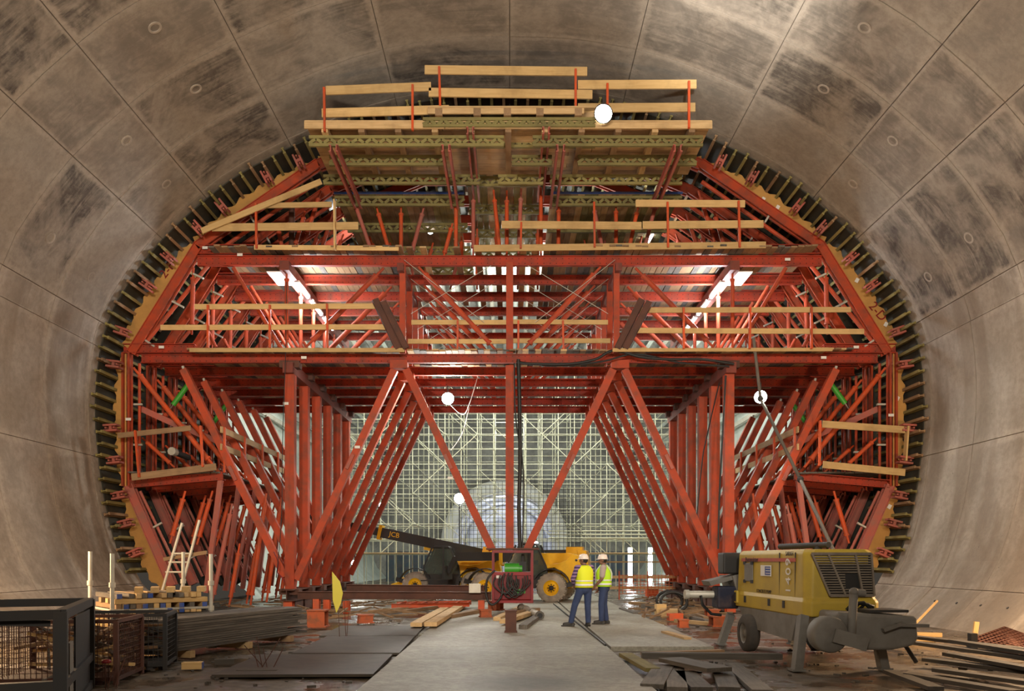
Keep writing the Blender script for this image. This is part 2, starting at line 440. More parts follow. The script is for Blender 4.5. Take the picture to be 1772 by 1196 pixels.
uA, uB, uC = uof(612, 541), uof(530, 345), uof(379, 252)
uA = uof(600, 412); uBand0, uBand1 = uof(700, 563), uof(709, 600)
uJ = uof(652, 1012); uLow = uof(715, 791)
uB = uof(528, 342); uC = uof(379, 252)
cuts_half = [0.0, uC * 0.5, uC, uB, uA, uBand0, uBand1, uLow, uJ, 1.0]
rings = [24.6 - 2.35 * i for i in range(14)][::-1] + [25.6]
def panel(u0, u1, ya, yb, th=0.10, proud=0.0, gap=0.010, name='concrete_panel', mat=CONC_TOP, parent=None):
    n = max(2, int(abs(u1 - u0) * 34)); mb = MB(); g = gap / HLEN; vs = []
    for i in range(n + 1):
        u = u0 + g + (u1 - u0 - 2 * g) * i / n
        x, z = prof(u, proud); x2, z2 = prof(u, proud - th)
        vs += [(x, ya + gap, z), (x, yb - gap, z), (x2, ya + gap, z2), (x2, yb - gap, z2)]
    fs = []
    for i in range(n):
        a, c = i * 4, i * 4 + 4
        fs += [(a, a + 1, c + 1, c), (a + 2, c + 2, c + 3, a + 3), (a, c, c + 2, a + 2), (a + 1, a + 3, c + 3, c + 1)]
    fs += [(0, 2, 3, 1), (n * 4, n * 4 + 1, n * 4 + 3, n * 4 + 2)]
    mb.add(vs, fs, False)
    o = mb.build(name, mat, parent)
    ul = o.data.uv_layers.new(name='UVMap')
    cx, cy = o.location.x, o.location.y
    for lp in o.data.loops:
        vi = lp.vertex_index; k_ = vi // 4
        ul.data[lp.index].uv = (k_ / n, 0.0 if vi % 2 == 0 else 1.0)
    return o
def backing(name, u0, u1, ya, yb):
    n = 40; mb = MB(); vs = []
    for i in range(n + 1):
        u = u0 + (u1 - u0) * i / n
        x, z = prof(u, -0.035); x2, z2 = prof(u, -0.5)
        vs += [(x, ya, z), (x, yb, z), (x2, ya, z2), (x2, yb, z2)]
    fs = []
    for i in range(n):
        a, c = i * 4, i * 4 + 4
        fs += [(a, a + 1, c + 1, c), (a + 2, c + 2, c + 3, a + 3), (a, c, c + 2, a + 2), (a + 1, a + 3, c + 3, c + 1)]
    mb.add(vs, fs)
    o = mb.build(name, JOINT); o['kind'] = 'structure'
    return o
yA, yB = rings[0], rings[-1]
ceiling = backing('ceiling', -uBand0, uBand0, yA, yB)
wall_l = backing('wall_left', -1, -uBand0, yA, yB)
wall_r = backing('wall_right', uBand0, 1, yA, yB)
def wpanel(parent, *a, **k):
    o = panel(*a, **k, parent=parent); o.location = o.location - parent.location
    return o
for j in range(len(rings) - 1):
    ya, yb = rings[j], rings[j + 1]
    for s in (-1, 1):
        for k in range(len(cuts_half) - 1):
            u0, u1 = s * cuts_half[k], s * cuts_half[k + 1]
            if s < 0: u0, u1 = u1, u0
            top = k < 5
            par = ceiling if top else (wall_l if s < 0 else wall_r)
            band = (k == 5)
            wpanel(par, u0, u1, ya, yb, proud=(-0.01 if band else random.uniform(0, 0.012)), mat=CONC_TOP if top else CONC_WALL)
# round form-tie marks cast into the lining: shallow rings
for s in (-1, 1):
    par = ceiling
    for (u, y) in ((uA - 0.05, 23.2), (uA - 0.05, 20.8), (uC + 0.06, 20.8), (uC + 0.06, 18.4), (uBand0 - 0.04, 23.3), (uBand0 - 0.05, 21)):
        x, z = prof(s * u, 0.0); x2, z2 = prof(s * u, 0.03)
        d = Vector((x2 - x, 0, z2 - z)).normalized(); c = Vector((x, y, z)) + d * 0.012
        M = frame3(d); mb = MB(); vs = []
        for r_, h in ((0.16, -0.03), (0.16, 0.012), (0.11, 0.012), (0.11, -0.03)):
            for q in range(18):
                t = 2 * math.pi * q / 18
                vs.append(c + M @ Vector((h, r_ * math.cos(t), r_ * math.sin(t))))
        mb.add(vs, [(a * 18 + q, a * 18 + (q + 1) % 18, a * 18 + 18 + (q + 1) % 18, a * 18 + 18 + q) for a in range(3) for q in range(18)])
        mb.v = [v - par.location for v in mb.v]
        mb.build('form_tie_mark', CONC_WALL, par)
# tie holes and crack along the foot of the right wall
for i in range(7):
    u = (uJ + 1) / 2 - 0.008; x, z = prof(u, 0.004); mb = MB()
    mb.tube((x + 0.02, 15.2 + i * 1.05, z - 0.03), (x - 0.012, 15.2 + i * 1.05, z + 0.012), 0.035, 8)
    mb.v = [v - wall_r.location for v in mb.v]; mb.build('tie_hole', DKSTEEL, wall_r)

# ------------------------------------------------------------------ rough cavern beyond the gantry
def cav_mat(name, c1, c2, sc):
    m, nt, b = newmat(name)
    g = N(nt, 'ShaderNodeNewGeometry'); sp = N(nt, 'ShaderNodeSeparateXYZ'); L(nt, g.outputs['Position'], sp.inputs[0])
    med = noi(nt, g.outputs['Position'], 0.8, 6, 0.7, 0.5)
    c = mixc(nt, ramp(nt, med, [(0.35, 0.0), (0.65, 1.0)]), c1, c2)
    L(nt, c, b.inputs['Base Color']); b.inputs['Roughness'].default_value = 0.7
    bump(nt, b, noi(nt, g.outputs['Position'], 3, 6), 0.6, 0.1)
    return m
CAV = cav_mat('shotcrete', (0.36, 0.36, 0.33), (0.19, 0.19, 0.18), 1)
CAVW = cav_mat('pale_membrane', (0.58, 0.63, 0.58), (0.42, 0.47, 0.44), 1)
CY0, CY1 = 35.6, 74.0
def cav(name, u0, u1, mat, y0, y1, off, nu=60):
    mb = MB(); vs = []; ny = 14
    for j in range(ny + 1):
        y = y0 + (y1 - y0) * j / ny
        for i in range(nu + 1):
            x, z = prof(u0 + (u1 - u0) * i / nu, off - 0.12 * noise.noise(Vector((i * 0.35, y * 0.6, u0 * 9))))
            vs.append((x, y, z))
    fs = [(j * (nu + 1) + i, j * (nu + 1) + i + 1, (j + 1) * (nu + 1) + i + 1, (j + 1) * (nu + 1) + i) for j in range(ny) for i in range(nu)]
    mb.add(vs, fs, True)
    o = mb.build(name, mat); o['kind'] = 'structure'
    return o
cavc = cav('ceiling_cavern', -0.52, 0.52, CAV, CY0 - 0.6, CY1, -0.3)
cavl = cav('wall_cavern_left', -1, -0.52, CAVW, CY0 - 0.6, CY1, -0.3, 30)
cavr = cav('wall_cavern_right', 0.52, 1, CAVW, CY0 - 0.6, CY1, -0.3, 30)
# longitudinal lagging strips on the cavern vault, converging into the distance
for i in range(46):
    u = -0.62 + 1.24 * (i + 0.5) / 46
    (x, z), (x2, z2) = prof(u, 0.02), prof(u, 0.10)
    M3 = frame3(Vector((0, 1, 0)))
    mb = MB(); d = Vector((x2 - x, 0, z2 - z)); t = Vector((-d.z, 0, d.x)).normalized() * 0.13
    c = Vector((x, 0, z)); q = d
    vs = [c - t + Vector((0, y, 0)) for y in (CY0, CY1)] + [c + t + Vector((0, y, 0)) for y in (CY0, CY1)] + [c - t * 0.6 + q + Vector((0, y, 0)) for y in (CY0, CY1)] + [c + t * 0.6 + q + Vector((0, y, 0)) for y in (CY0, CY1)]
    mb.add(vs, [(4, 6, 7, 5), (0, 4, 5, 1), (2, 3, 7, 6), (0, 2, 6, 4), (1, 5, 7, 3)])
    par = cavc
    mb.v = [v - par.location for v in mb.v]; mb.build('lagging_strip', [GALV, CAV, CAVW][i % 3], par)
# end wall with the mouth of the running tunnel
ENDY = 73.5; pcx, pz, pr = -0.45, 3.1, 5.2
mb = MB(); outer = [prof(-1 + 2 * i / 48, -0.6) for i in range(49)]
hole = [(pcx + pr * math.cos(math.pi * (1 - i / 48)) if True else 0, pz + pr * math.sin(math.pi * (1 - i / 48))) for i in range(49)]
hole[0] = (pcx - pr, -0.3); hole[-1] = (pcx + pr, -0.3)
vs = [(x, ENDY, z) for x, z in outer] + [(x, ENDY, z) for x, z in hole]
mb.add(vs, [(i, i + 1, 50 + i, 49 + i) for i in range(48)])
endw = mb.build('wall_end', CAV); endw['kind'] = 'structure'
def arch_ring(name, r0, r1, ya, yb, mat, label=None, cat=None):
    mb = MB(); vs = []; n = 40
    for i in range(n + 1):
        t = math.pi * (1 - i / n)
        for rr in (r0, r1):
            for y in (ya, yb):
                vs.append((pcx + rr * math.cos(t), y, max(pz + rr * math.sin(t), 0) if 0 < i < n else -0.1))
    fs = []
    for i in range(n):
        a, c = i * 4, i * 4 + 4
        fs += [(a, a + 1, c + 1, c), (a + 2, c + 2, c + 3, a + 3), (a, c, c + 2, a + 2), (a + 1, a + 3, c + 3, c + 1)]
    mb.add(vs, fs, True)
    return mb.build(name, mat)
PORT = plain('bright_portal_concrete', (0.66, 0.66, 0.64), 0.8)
PORT2 = plain('bluish_tunnel_concrete', (0.55, 0.57, 0.62), 0.8)
o = arch_ring('trim_1', 4.6, 5.6, 71.2, 73.6, PORT); o['kind'] = 'structure'
o = arch_ring('wall_inner_tunnel', 4.6, 5.0, 73.6, 92, PORT2); o['kind'] = 'structure'
o = arch_ring('trim_2', 2.6, 3.9, 80.5, 81.5, PORT2); o['kind'] = 'structure'
mb = MB().box((pcx, 92.2, 3.5), (12, 0.3, 12)); o = mb.build('wall_tunnel_end', PORT2); o['kind'] = 'structure'

# ------------------------------------------------------------------ floor
def mud_mat():
    m, nt, b = newmat('wet_mud_and_concrete')
    g = N(nt, 'ShaderNodeNewGeometry')
    big = noi(nt, g.outputs['Position'], 0.35, 5, 0.6, 0.6); fine = noi(nt, g.outputs['Position'], 5, 8, 0.7)
    c = mixc(nt, ramp(nt, big, [(0.35, 0.0), (0.62, 1.0)]), (0.11, 0.082, 0.055), (0.20, 0.16, 0.115))
    c = mixc(nt, mth(nt, 'MULTIPLY', ramp(nt, fine, [(0.42, 1.0), (0.62, 0.0)]), 0.6), c, (0.045, 0.034, 0.024))
    L(nt, c, b.inputs['Base Color'])
    L(nt, ramp(nt, noi(nt, g.outputs['Position'], 0.6, 4, 0.6), [(0.47, 0.12), (0.58, 0.75)]), b.inputs['Roughness'])
    bump(nt, b, fine, 0.5, 0.03)
    return m
MUD = mud_mat()
mb = MB(); nx, ny = 90, 180; vs = []
for j in range(ny + 1):
    y = -5 + 97 * (j / ny) ** 1.3
    for i in range(nx + 1):
        x = -12.6 + 25.2 * i / nx
        z = 0.035 * noise.noise(Vector((x * 0.8, y * 0.8, 0))) + 0.015 * noise.noise(Vector((x * 3, y * 3, 4)))
        vs.append((x, y, z - 0.02))
mb.add(vs, [(j * (nx + 1) + i, j * (nx + 1) + i + 1, (j + 1) * (nx + 1) + i + 1, (j + 1) * (nx + 1) + i) for j in range(ny) for i in range(nx)], True)
floor = mb.build('floor', MUD); floor['kind'] = 'structure'
def slab_mat():
    m, nt, b = newmat('grey_concrete_slab')
    g = N(nt, 'ShaderNodeNewGeometry')
    big = noi(nt, g.outputs['Position'], 0.5, 5, 0.65, 0.5); fine = noi(nt, g.outputs['Position'], 9, 8, 0.75)
    c = mixc(nt, ramp(nt, big, [(0.38, 0.0), (0.62, 1.0)]), (0.36, 0.34, 0.27), (0.25, 0.23, 0.18))
    c = mixc(nt, mth(nt, 'MULTIPLY', ramp(nt, fine, [(0.42, 1.0), (0.58, 0.0)]), 0.5), c, (0.13, 0.115, 0.09))
    # oil-dark stain with a shape of its own at the near end
    vs_ = N(nt, 'ShaderNodeVectorMath', operation='DISTANCE'); L(nt, g.outputs['Position'], vs_.inputs[0]); vs_.inputs[1].default_value = (0.35, 10.7, 0.06)
    st = ramp(nt, mth(nt, 'ADD', mth(nt, 'MULTIPLY', vs_.outputs['Value'], 0.5), mth(nt, 'MULTIPLY', big, 0.9)), [(0.55, 1.0), (0.95, 0.0)])
    c = mixc(nt, mth(nt, 'MULTIPLY', st, 0.75), c, (0.06, 0.055, 0.045))
    L(nt, c, b.inputs['Base Color']); b.inputs['Roughness'].default_value = 0.6
    bump(nt, b, fine, 0.4, 0.015)
    return m
SLAB = slab_mat()
def slab(x0, x1, y0, y1, z=0.06, th=0.14):
    mb = MB().box(((x0 + x1) / 2, (y0 + y1) / 2, z - th / 2), (x1 - x0, y1 - y0, th))
    mb.v = [v - floor.location for v in mb.v]
    return bev(mb.build('concrete_slab', SLAB, floor), 0.012)
yy = [4.0, 9.6, 15.2, 20.9, 26.6, 32.3, 38.0]
for a, b_ in zip(yy, yy[1:]): slab(-1.92, 1.84, a + 0.01, b_ - 0.01)
for a, b_ in zip(yy[2:], yy[3:]): slab(1.90, 3.85, a + 0.01, b_ - 0.01)
# steel-plated strip on the left of the slab
PLATE = paint('muddy_steel_plate', (0.07, 0.058, 0.045), (0.12, 0.095, 0.07), 0.7, 0.6, vary=0.2)
for (x0, x1, y0, y1, z) in ((-4.3, -2.0, 11.6, 14.1, 0.05), (-3.9, -2.0, 14.3, 17.5, 0.045), (-4.2, -2.1, 17.7, 20.4, 0.03)):
    mb = MB().box(((x0 + x1) / 2, (y0 + y1) / 2, z - 0.02), (x1 - x0, y1 - y0, 0.04), rz=0.03)
    mb.v = [v - floor.location for v in mb.v]; mb.build('steel_plate', PLATE, floor)

# ------------------------------------------------------------------ portal frames of the gantry
def F(px, py): return P(px, py, Y0)
def mir(p): return (MX - p[0], p[1])
fr = None
def fbar(name, p0, p1, s, mat, sec='box', h=None, dy=0.0, both=True, roll=0.0):
    """s = face width in front-plane pixels; h = depth along the tunnel in metres"""
    w = s * K
    for m in ((False, True) if both else (False,)):
        a, b = (mir(p0), mir(p1)) if m else (p0, p1)
        A, B = F(*a) + Vector((0, dy, 0)), F(*b) + Vector((0, dy, 0))
        d = B - A
        vert = abs(d.normalized().z) >= 0.92
        # frame3: local z lies in the frame's plane for level or raking members and along Y for upright ones
        if vert: sz = (w, h or w)
        else: sz = (h or w, w)
        bar(name, A, B, sz[0], sz[1], mat, fr, sec, roll, fr.location)
def make_frame(front):
    global fr
    I = 0.15
    fbar('cross_beam', (342, 452), (MX - 342, 452), 17, REDH, 'I', I, both=False)
    fbar('cross_beam', (245, 621), (MX - 245, 621), 15, REDH, 'I', I, both=False)
    fbar('beam_stub', (346, 433), (452, 433), 16, REDH, 'I', 0.24)
    fbar('beam_stub', (214, 604), (338, 604), 16, REDH, 'I', 0.24)
    fbar('arch_chord', (229, 612), (344, 427), 16, RED, 'U2', 0.26)
    fbar('arch_chord', (342, 428), (552, 284), 16, RED, 'U2', 0.26)
    fbar('arch_chord', (552, 287), (715, 222), 18, RED, 'U2', 0.26)
    fbar('arch_chord', (715, 222), (MX - 715, 222), 18, RED, 'U2', 0.26, both=False)
    fbar('arch_chord', (220, 612), (220, 842), 14, RED, 'U2', 0.26)
    fbar('arch_chord', (224, 840), (299, 1014), 15, PINK, 'U2', 0.26)
    fbar('spindle_tube', (246, 596), (358, 458), 7, RED, 'tube', dy=0.1)
    fbar('spindle_tube', (362, 442), (548, 312), 7, RED, 'tube', dy=0.1)
    fbar('spindle_tube', (239, 628), (239, 832), 5, RED, 'tube', dy=0.1)
    fbar('spindle_tube', (240, 850), (312, 1000), 5, PINK, 'tube', dy=0.1)
    for (q, r) in (((243, 583), (268, 600)), ((293, 519), (318, 532)), ((330, 472), (352, 482)), ((228, 700), (246, 700)), ((228, 770), (246, 770)), ((262, 915), (280, 905)), ((288, 968), (304, 960)), ((430, 368), (440, 385))):
        fbar('clamp', ((q[0] * 0.8 + r[0] * 0.2), (q[1] * 0.8 + r[1] * 0.2)), r, 3, GALV, 'box', 0.08)
    fbar('bracket_beam', (226, 838), (388, 824), 14, REDH, 'chan', 0.22)
    fbar('bracket_post', (382, 830), (357, 1026), 8, PINK, 'box', 0.14)
    fbar('bracket_brace', (230, 636), (371, 809), 9, ORANGE, 'prop', dy=0.05)
    fbar('bracket_brace', (240, 756), (297, 808), 7, ORANGE, 'prop', dy=0.25)
    fbar('knee_arm', (236, 704), (310, 738), 10, PINK, 'box', 0.16, dy=0.3)
    fbar('main_column', (503, 630), (503, 1022), 16, RED, 'box', 0.30)
    fbar('raking_brace', (683, 640), (513, 1003), 12, RED, 'box', 0.22)
    fbar('raking_brace', (318, 640), (494, 998), 12, RED, 'box', 0.22)
    fbar('brace_spindle', (316, 634), (320, 644), 5, GALV, 'tube')
    fbar('web_post', (496, 465), (496, 606), 7, RED, 'prop')
    fbar('web_post', (697, 460), (697, 612), 10, RED, 'box', 0.18)
    fbar('web_post', (333, 462), (330, 578), 8, RED, 'prop', dy=0.08)
    fbar('web_diagonal', (664, 464), (528, 602), 9, RED, 'prop')
    fbar('web_diagonal', (724, 462), (860, 608), 9, RED, 'prop')
    fbar('web_diagonal', (402, 462), (486, 603), 7, RED, 'tube', dy=0.1)
    fbar('web_diagonal', (352, 560), (372, 600), 6, RED, 'tube', dy=0.1)
    fbar('web_post', (882, 455), (882, 612), 12, RED, 'box', 0.2, both=False)
    for (q, r) in (((700, 452), (838, 560)), ((712, 545), (850, 462))):
        fbar('tie_rod', q, r, 0.9, GALV, 'tube', dy=-0.12)
    fbar('gusset_plate', (676, 632), (706, 632), 14, RED, 'box', 0.34)
    fbar('gusset_plate', (486, 632), (520, 632), 12, RUST, 'box', 0.36)
    # bracket props under the side platform
    fbar('raking_prop', (285, 940), (312, 848), 8, ORANGE, 'prop', dy=0.4)
    fbar('raking_prop', (324, 942), (352, 846), 8, ORANGE, 'prop', dy=0.8)
    fbar('raking_prop', (368, 1046), (404, 872), 8, PINK, 'prop', dy=-0.1)
    fbar('raking_prop', (385, 1052), (404, 940), 7, ORANGE, 'prop', dy=0.6)
    fbar('raking_prop', (418, 1050), (446, 850), 8, ORANGE, 'prop', dy=0.9)
    fbar('foot_plate', (486, 1024), (520, 1024), 10, RUST, 'box', 0.42)
    for y in ((300, 1021), (360, 452), (270, 604), (625, 452), (560, 621), (640, 621)):
        pass
def sticker(p, root, off=-0.16):
    a = F(*p)
    mb = MB().box((a.x - root.location.x, Y0 + off - root.location.y, a.z - root.location.z), (0.17, 0.012, 0.085))
    return lab(mb.build('sticker', WHITEP, root), 'small white sticker')
frames = []
FL = ['red steel portal frame at the front of the gantry, with centre column and V braces']
for i in range(1, 6):
    FL.append('red steel portal frame standing %s behind the front frame of the gantry' % ['', 'first', 'second', 'third', 'fourth', 'last'][i])
f0 = thing('portal_frame', FL[0], 'gantry frame', (0, Y0, 0), group='portal frames of the formwork gantry'); fr = f0
make_frame(True)
f1 = thing('portal_frame', FL[1], 'gantry frame', (0, Y0 + DY, 0), group='portal frames of the formwork gantry')
for ch in list(f0.children):
    c = ch.copy(); COL.objects.link(c); c.parent = f1
frames = [f0, f1]
for i in range(2, 6):
    c = copy_tree(f1); c.location.y = Y0 + DY * i; c['label'] = FL[i]; frames.append(c)
# the centre leg belongs to the front frame only
fr = f0
fbar('centre_column', (882, 634), (882, 950), 14, RED, 'box', 0.26, both=False)
fbar('v_brace', (703, 640), (852, 952), 13, RED, 'box', 0.24)
for p, q in (((640, 700), (0, 0)),):
    pass
for p in ((358, 432), (283, 603), (226, 727), (528, 621), (418, 444), (497, 700), (780, 828), (1472, 431), (1478, 603), (1538, 720), (1360, 452), (1422, 621), (620, 775)):
    sticker(p, f0)
# pin rings and cover plates on the raking braces
for m in (False, True):
    for p in ((607, 800), (405, 820), (776, 800)):
        q = mir(p) if m else p
        a = F(*q); mb = MB(); mb.box((a.x, -0.15, a.z), (0.10, 0.05, 0.5), M=Matrix.Rotation(R(25 if (p[0] == 607) ^ m else -25), 3, 'Y'))
        mb.build('pin_plate', PINK, f0)
# longitudinal beams that tie the frames together
def longbeam(name, p, w, h, mat, label, y0=Y0 - 0.35, y1=Y0 + DY * 5 + 0.4, sec='box'):
    a = F(*p)
    o = bar(name, (a.x, y0, a.z), (a.x, y1, a.z), w, h, mat, None, sec)
    return tag(o, label, 'steel beam', 'longitudinal beams of the gantry')
BROWNRED = paint('dark_brown_red_steel', (0.20, 0.045, 0.03), (0.08, 0.04, 0.03), 0.7, 0.6)  # darker, browner red than the frame paint
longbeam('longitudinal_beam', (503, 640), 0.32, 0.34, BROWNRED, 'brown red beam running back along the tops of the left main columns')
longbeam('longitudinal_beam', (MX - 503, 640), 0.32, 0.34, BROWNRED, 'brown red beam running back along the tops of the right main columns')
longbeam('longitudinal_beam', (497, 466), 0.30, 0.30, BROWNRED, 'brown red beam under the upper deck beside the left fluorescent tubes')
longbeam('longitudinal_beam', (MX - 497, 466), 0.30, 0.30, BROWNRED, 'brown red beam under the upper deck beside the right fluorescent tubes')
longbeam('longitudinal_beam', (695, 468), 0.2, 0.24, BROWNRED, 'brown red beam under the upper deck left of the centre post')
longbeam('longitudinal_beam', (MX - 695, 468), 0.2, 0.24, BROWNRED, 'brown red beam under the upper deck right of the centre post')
# foundation girders under the column rows, on stub legs
for s, px in (('left', 503), ('right', MX - 503)):
    a = F(px, 1034)
    t = thing('foundation_girder', 'rusty steel girder on stub legs carrying the %s row of main columns' % s, 'steel girder', (a.x, Y0 + 4.4, 0), group='foundation girders')
    bar('girder', (a.x, Y0 - 0.5, 0.56), (a.x, Y0 + 9.6, 0.56), 0.42, 0.36, RUST, t, 'I', origin=t.location)
    for i in range(9):
        y = Y0 - 0.2 + i * 1.2
        bar('stub_leg', (a.x, y, 0.02), (a.x, y, 0.40), 0.28, 0.3, ORANGE if i == 0 else RUST, t, 'I', origin=t.location)
    for i in range(8):
        y = Y0 + 0.4 + i * 1.2
        MBx = MB().box((0.16 if s == 'left' else -0.16, y - t.location.y, 0.22), (0.03, 0.95, 0.34)); MBx.build('side_plate', RUST, t)

# ------------------------------------------------------------------ arch formwork: skin, joists, ribs
arch = thing('arch_formwork', 'dark arched formwork shell ringed with timber joist ends and orange plywood ribs', 'formwork', (0, Y0, 0))
UEND = uof(664, 993)
segs = [-UEND + 2 * UEND * i / 12 for i in range(13)]
for a, b in zip(segs, segs[1:]):
    o = panel(a, b, 25.0, Y0 + 9.4, th=0.03, proud=0.05, gap=0.004, name='skin_panel', mat=SKIN_PLY, parent=arch)
    o.location -= arch.location
# timber joists lie lengthwise inside the skin; their ends stick out like teeth
JL = 10.6
mbj = MB(); mbj.box((0, 0, 0.075), (JL, 0.085, 0.045)); mbj.box((0, 0, -0.075), (JL, 0.085, 0.045)); mbj.box((0, 0, 0), (JL, 0.035, 0.12))
jm = mbj.mesh('timber_joist', OLIVEWOOD); jm2 = jm.copy(); jm2.materials.clear(); jm2.materials.append(OLD)
nj = int(2 * UEND * HLEN / 0.372)
jus = []
for i in range(nj + 1):
    u = -UEND + 2 * UEND * i / nj; jus.append(u)
    (x, z), (x2, z2) = prof(u, 0.16), prof(u, 0.5)
    nrm = Vector((x2 - x, 0, z2 - z)).normalized()
    o = link('timber_joist', jm if random.random() < 0.6 else jm2, arch)
    xa = Vector((0, 1, 0)); ya = nrm.cross(xa)
    o.matrix_basis = Matrix.Translation(Vector((x, 24.75 + random.uniform(-0.14, 0.2) + JL / 2, z)) - arch.location) @ Matrix((xa, ya, nrm)).transposed().to_4x4()
# waler couplers, H shaped, seen end-on between the joists
def coupler():
    mb = MB()
    for s in (-1, 1):
        mb.box((s * 0.085, 0, 0), (0.06, 0.3, 0.42)); 
    mb.box((0, 0.0, 0.0), (0.17, 0.2, 0.09)); mb.box((0, -0.05, 0.13), (0.05, 0.2, 0.05)); mb.box((0, -0.05, -0.13), (0.05, 0.2, 0.05))
    return mb.mesh('waler_coupler', PINK)
cm = coupler()
for (dx, py) in ((365, 278), (420, 306), (505, 352), (538, 398), (588, 448), (627, 497), (668, 577), (676, 633), (681, 745), (677, 800), (672, 858), (657, 905), (640, 955)):
    for s in (-1, 1):
        X, Z = dx * K * 0.985, CAMZ - (py - VPY) * K * 0.985
        u = min(range(241), key=lambda i: (PROF[i][0] - X) ** 2 + (PROF[i][1] - Z) ** 2) / 240 * s
        (x, z), (x2, z2) = prof(u, 0.36), prof(u, 0.9)
        nrm = Vector((x2 - x, 0, z2 - z)).normalized(); ya = Vector((0, 1, 0)); xa = ya.cross(nrm)
        o = link('waler_coupler', cm, arch)
        o.matrix_basis = Matrix.Translation(Vector((x, Y0 - 0.55, z)) - arch.location) @ Matrix((xa, ya, nrm)).transposed().to_4x4()
# plywood ribs between the joists and the straight red chords, with scalloped outer edge
CH = [((712, 222), (552, 287)), ((552, 287), (343, 428)), ((343, 428), (230, 608)), ((220, 612), (220, 842)), ((224, 840), (299, 1014))]
def rib(pa, pb, s, y, scallop):
    A, B = F(*pa), F(*pb)
    mb = MB()
    ua, ub = [min(range(241), key=lambda i: (PROF[i][0] - abs(q.x)) ** 2 + (PROF[i][1] - q.z) ** 2) / 240 for q in (A, B)]
    n = 26; top = []
    for i in range(n + 1):
        u = ua + 0.004 + (ub - ua - 0.008) * i / n
        off = 0.15 + (0.09 * (i % 4 < 2) if scallop else 0)
        x, z = prof(u, off)
        top.append((x, z))
    inn = []
    for i in range(n + 1):
        t = i / n; inn.append((abs(A.x + (B.x - A.x) * t) + 0.02, A.z + (B.z - A.z) * t))
    vs = []
    for k in range(n + 1):
        for yy_ in (y, y + 0.04):
            vs.append((s * top[k][0], yy_, top[k][1])); vs.append((s * inn[k][0], yy_, inn[k][1]))
    fs = []
    for k in range(n):
        a, c = k * 4, k * 4 + 4
        fs += [(a, a + 1, c + 1, c), (a + 2, c + 2, c + 3, a + 3), (a, c, c + 2, a + 2), (a + 1, a + 3, c + 3, c + 1)]
    fs += [(0, 2, 3, 1), (n * 4, n * 4 + 1, n * 4 + 3, n * 4 + 2)]
    mb.add([Vector(v) - arch.location for v in vs], fs)
    return mb.build('plywood_rib', PLY if scallop else SKIN_PLY, arch)  # ribs behind the front ones coloured dark to deepen the interior's shade
for i in range(6):
    for s in (-1, 1):
        for pa, pb in CH:
            if i == 0 or s:
                rib(pa, pb, s, Y0 + i * DY + (-0.02 if i == 0 else 0.1), i == 0)
# red sprayed marks on the plywood
for (px, py, body, rot) in ((290, 468, '2-F', -52), (1518, 540, '2-D', 50)):
    a = F(px, py)
    o = text('spray_mark', body, 0.42, DARKRED, arch, a - arch.location + Vector((0, -0.035, 0)), (R(90), R(0), 0), 0.002)
    o.rotation_euler = (Matrix.Rotation(R(rot), 4, 'Y').to_3x3() @ Matrix.Rotation(R(90), 3, 'X')).to_euler()
    lab(o, 'red sprayed mark on plywood')
for (px, py) in ((1320, 346), (1345, 360), (1482, 486), (1532, 562), (1552, 690), (1538, 877)):
    a = F(px, py); mb = MB().box((a.x, -0.045, a.z), (0.11, 0.01, 0.14), M=Matrix.Rotation(R(30), 3, 'Y')); lab(mb.build('sticker', WHITEP, arch), 'small white sticker')

# green hydraulic cylinders at the shoulders
for (a, b, fi, lbl) in (((318, 658), (276, 714), 0, 'green hydraulic cylinder behind the left post, under the lower deck'), ((1444, 655), (1486, 712), 0, 'green hydraulic cylinder behind the right post, under the lower deck'),
                        ((318, 658), (276, 714), 2, 'green hydraulic cylinder deeper in the gantry, left of the columns'), ((1444, 655), (1486, 712), 2, 'green hydraulic cylinder deeper in the gantry, right of the columns')):
    A, B = F(*a), F(*b); A.y = B.y = Y0 + 0.45 + fi * DY
    t = thing('hydraulic_cylinder', lbl, 'hydraulic cylinder', A, group='hydraulic cylinders')
    M_ = A.lerp(B, 0.68)
    bar('cylinder_barrel', A, M_, 0.17, 0.17, GREEN, t, 'tube', origin=A)
    bar('piston_rod', M_, B, 0.07, 0.07, CHROME, t, 'tube', origin=A)
    mb = MB().ball((0, 0, 0), 0.1); mb.build('clevis', RED, t)
    mb = MB().ball(B - A, 0.09); mb.build('clevis', RED, t)

# ------------------------------------------------------------------ decks of loose planks
def deck(name, label, x0, x1, y0, y1, z, mat, wdt=0.2, th=0.05, gaps=(), sag=0.03, mats=None):
    t = thing(name, label, 'timber deck', ((x0 + x1) / 2, (y0 + y1) / 2, z))
    n = int((x1 - x0) / wdt); 
    for i in range(n):
        x = x0 + (i + 0.5) * (x1 - x0) / n
        if any(a < x < b for a, b in gaps): continue
        da = random.uniform(-0.10, 0.06); db = random.uniform(-0.2, 0.2)
        m = random.choice(mats or [mat])
        o = bar('plank', (x, y0 + da, z + random.uniform(0, sag)), (x, y0 + da + round((y1 - y0), 1), z + random.uniform(0, sag)), (x1 - x0) / n - 0.012, th, m, t, origin=t.location)
    return t
def X(px, Y=Y0): return (px - VPX) * Y / FPX
zA = F(0, 440).z; zB = F(0, 609).z
deck('upper_deck', 'old brown plank deck on the upper cross beams, left half', X(372), X(700), Y0 - 0.6, Y0 + 8.7, zA, OLD, mats=[OLD, OLD, OLD, GREYWOOD])
deck('upper_deck', 'old brown plank deck on the upper cross beams, right half', X(940), X(1402), Y0 - 0.6, Y0 + 8.7, zA, OLD, mats=[OLD, OLD, OLD, GREYWOOD])
t = thing('upper_deck', 'few stray planks across the open middle of the upper deck', 'timber deck', (0, Y0 + 4, zA))
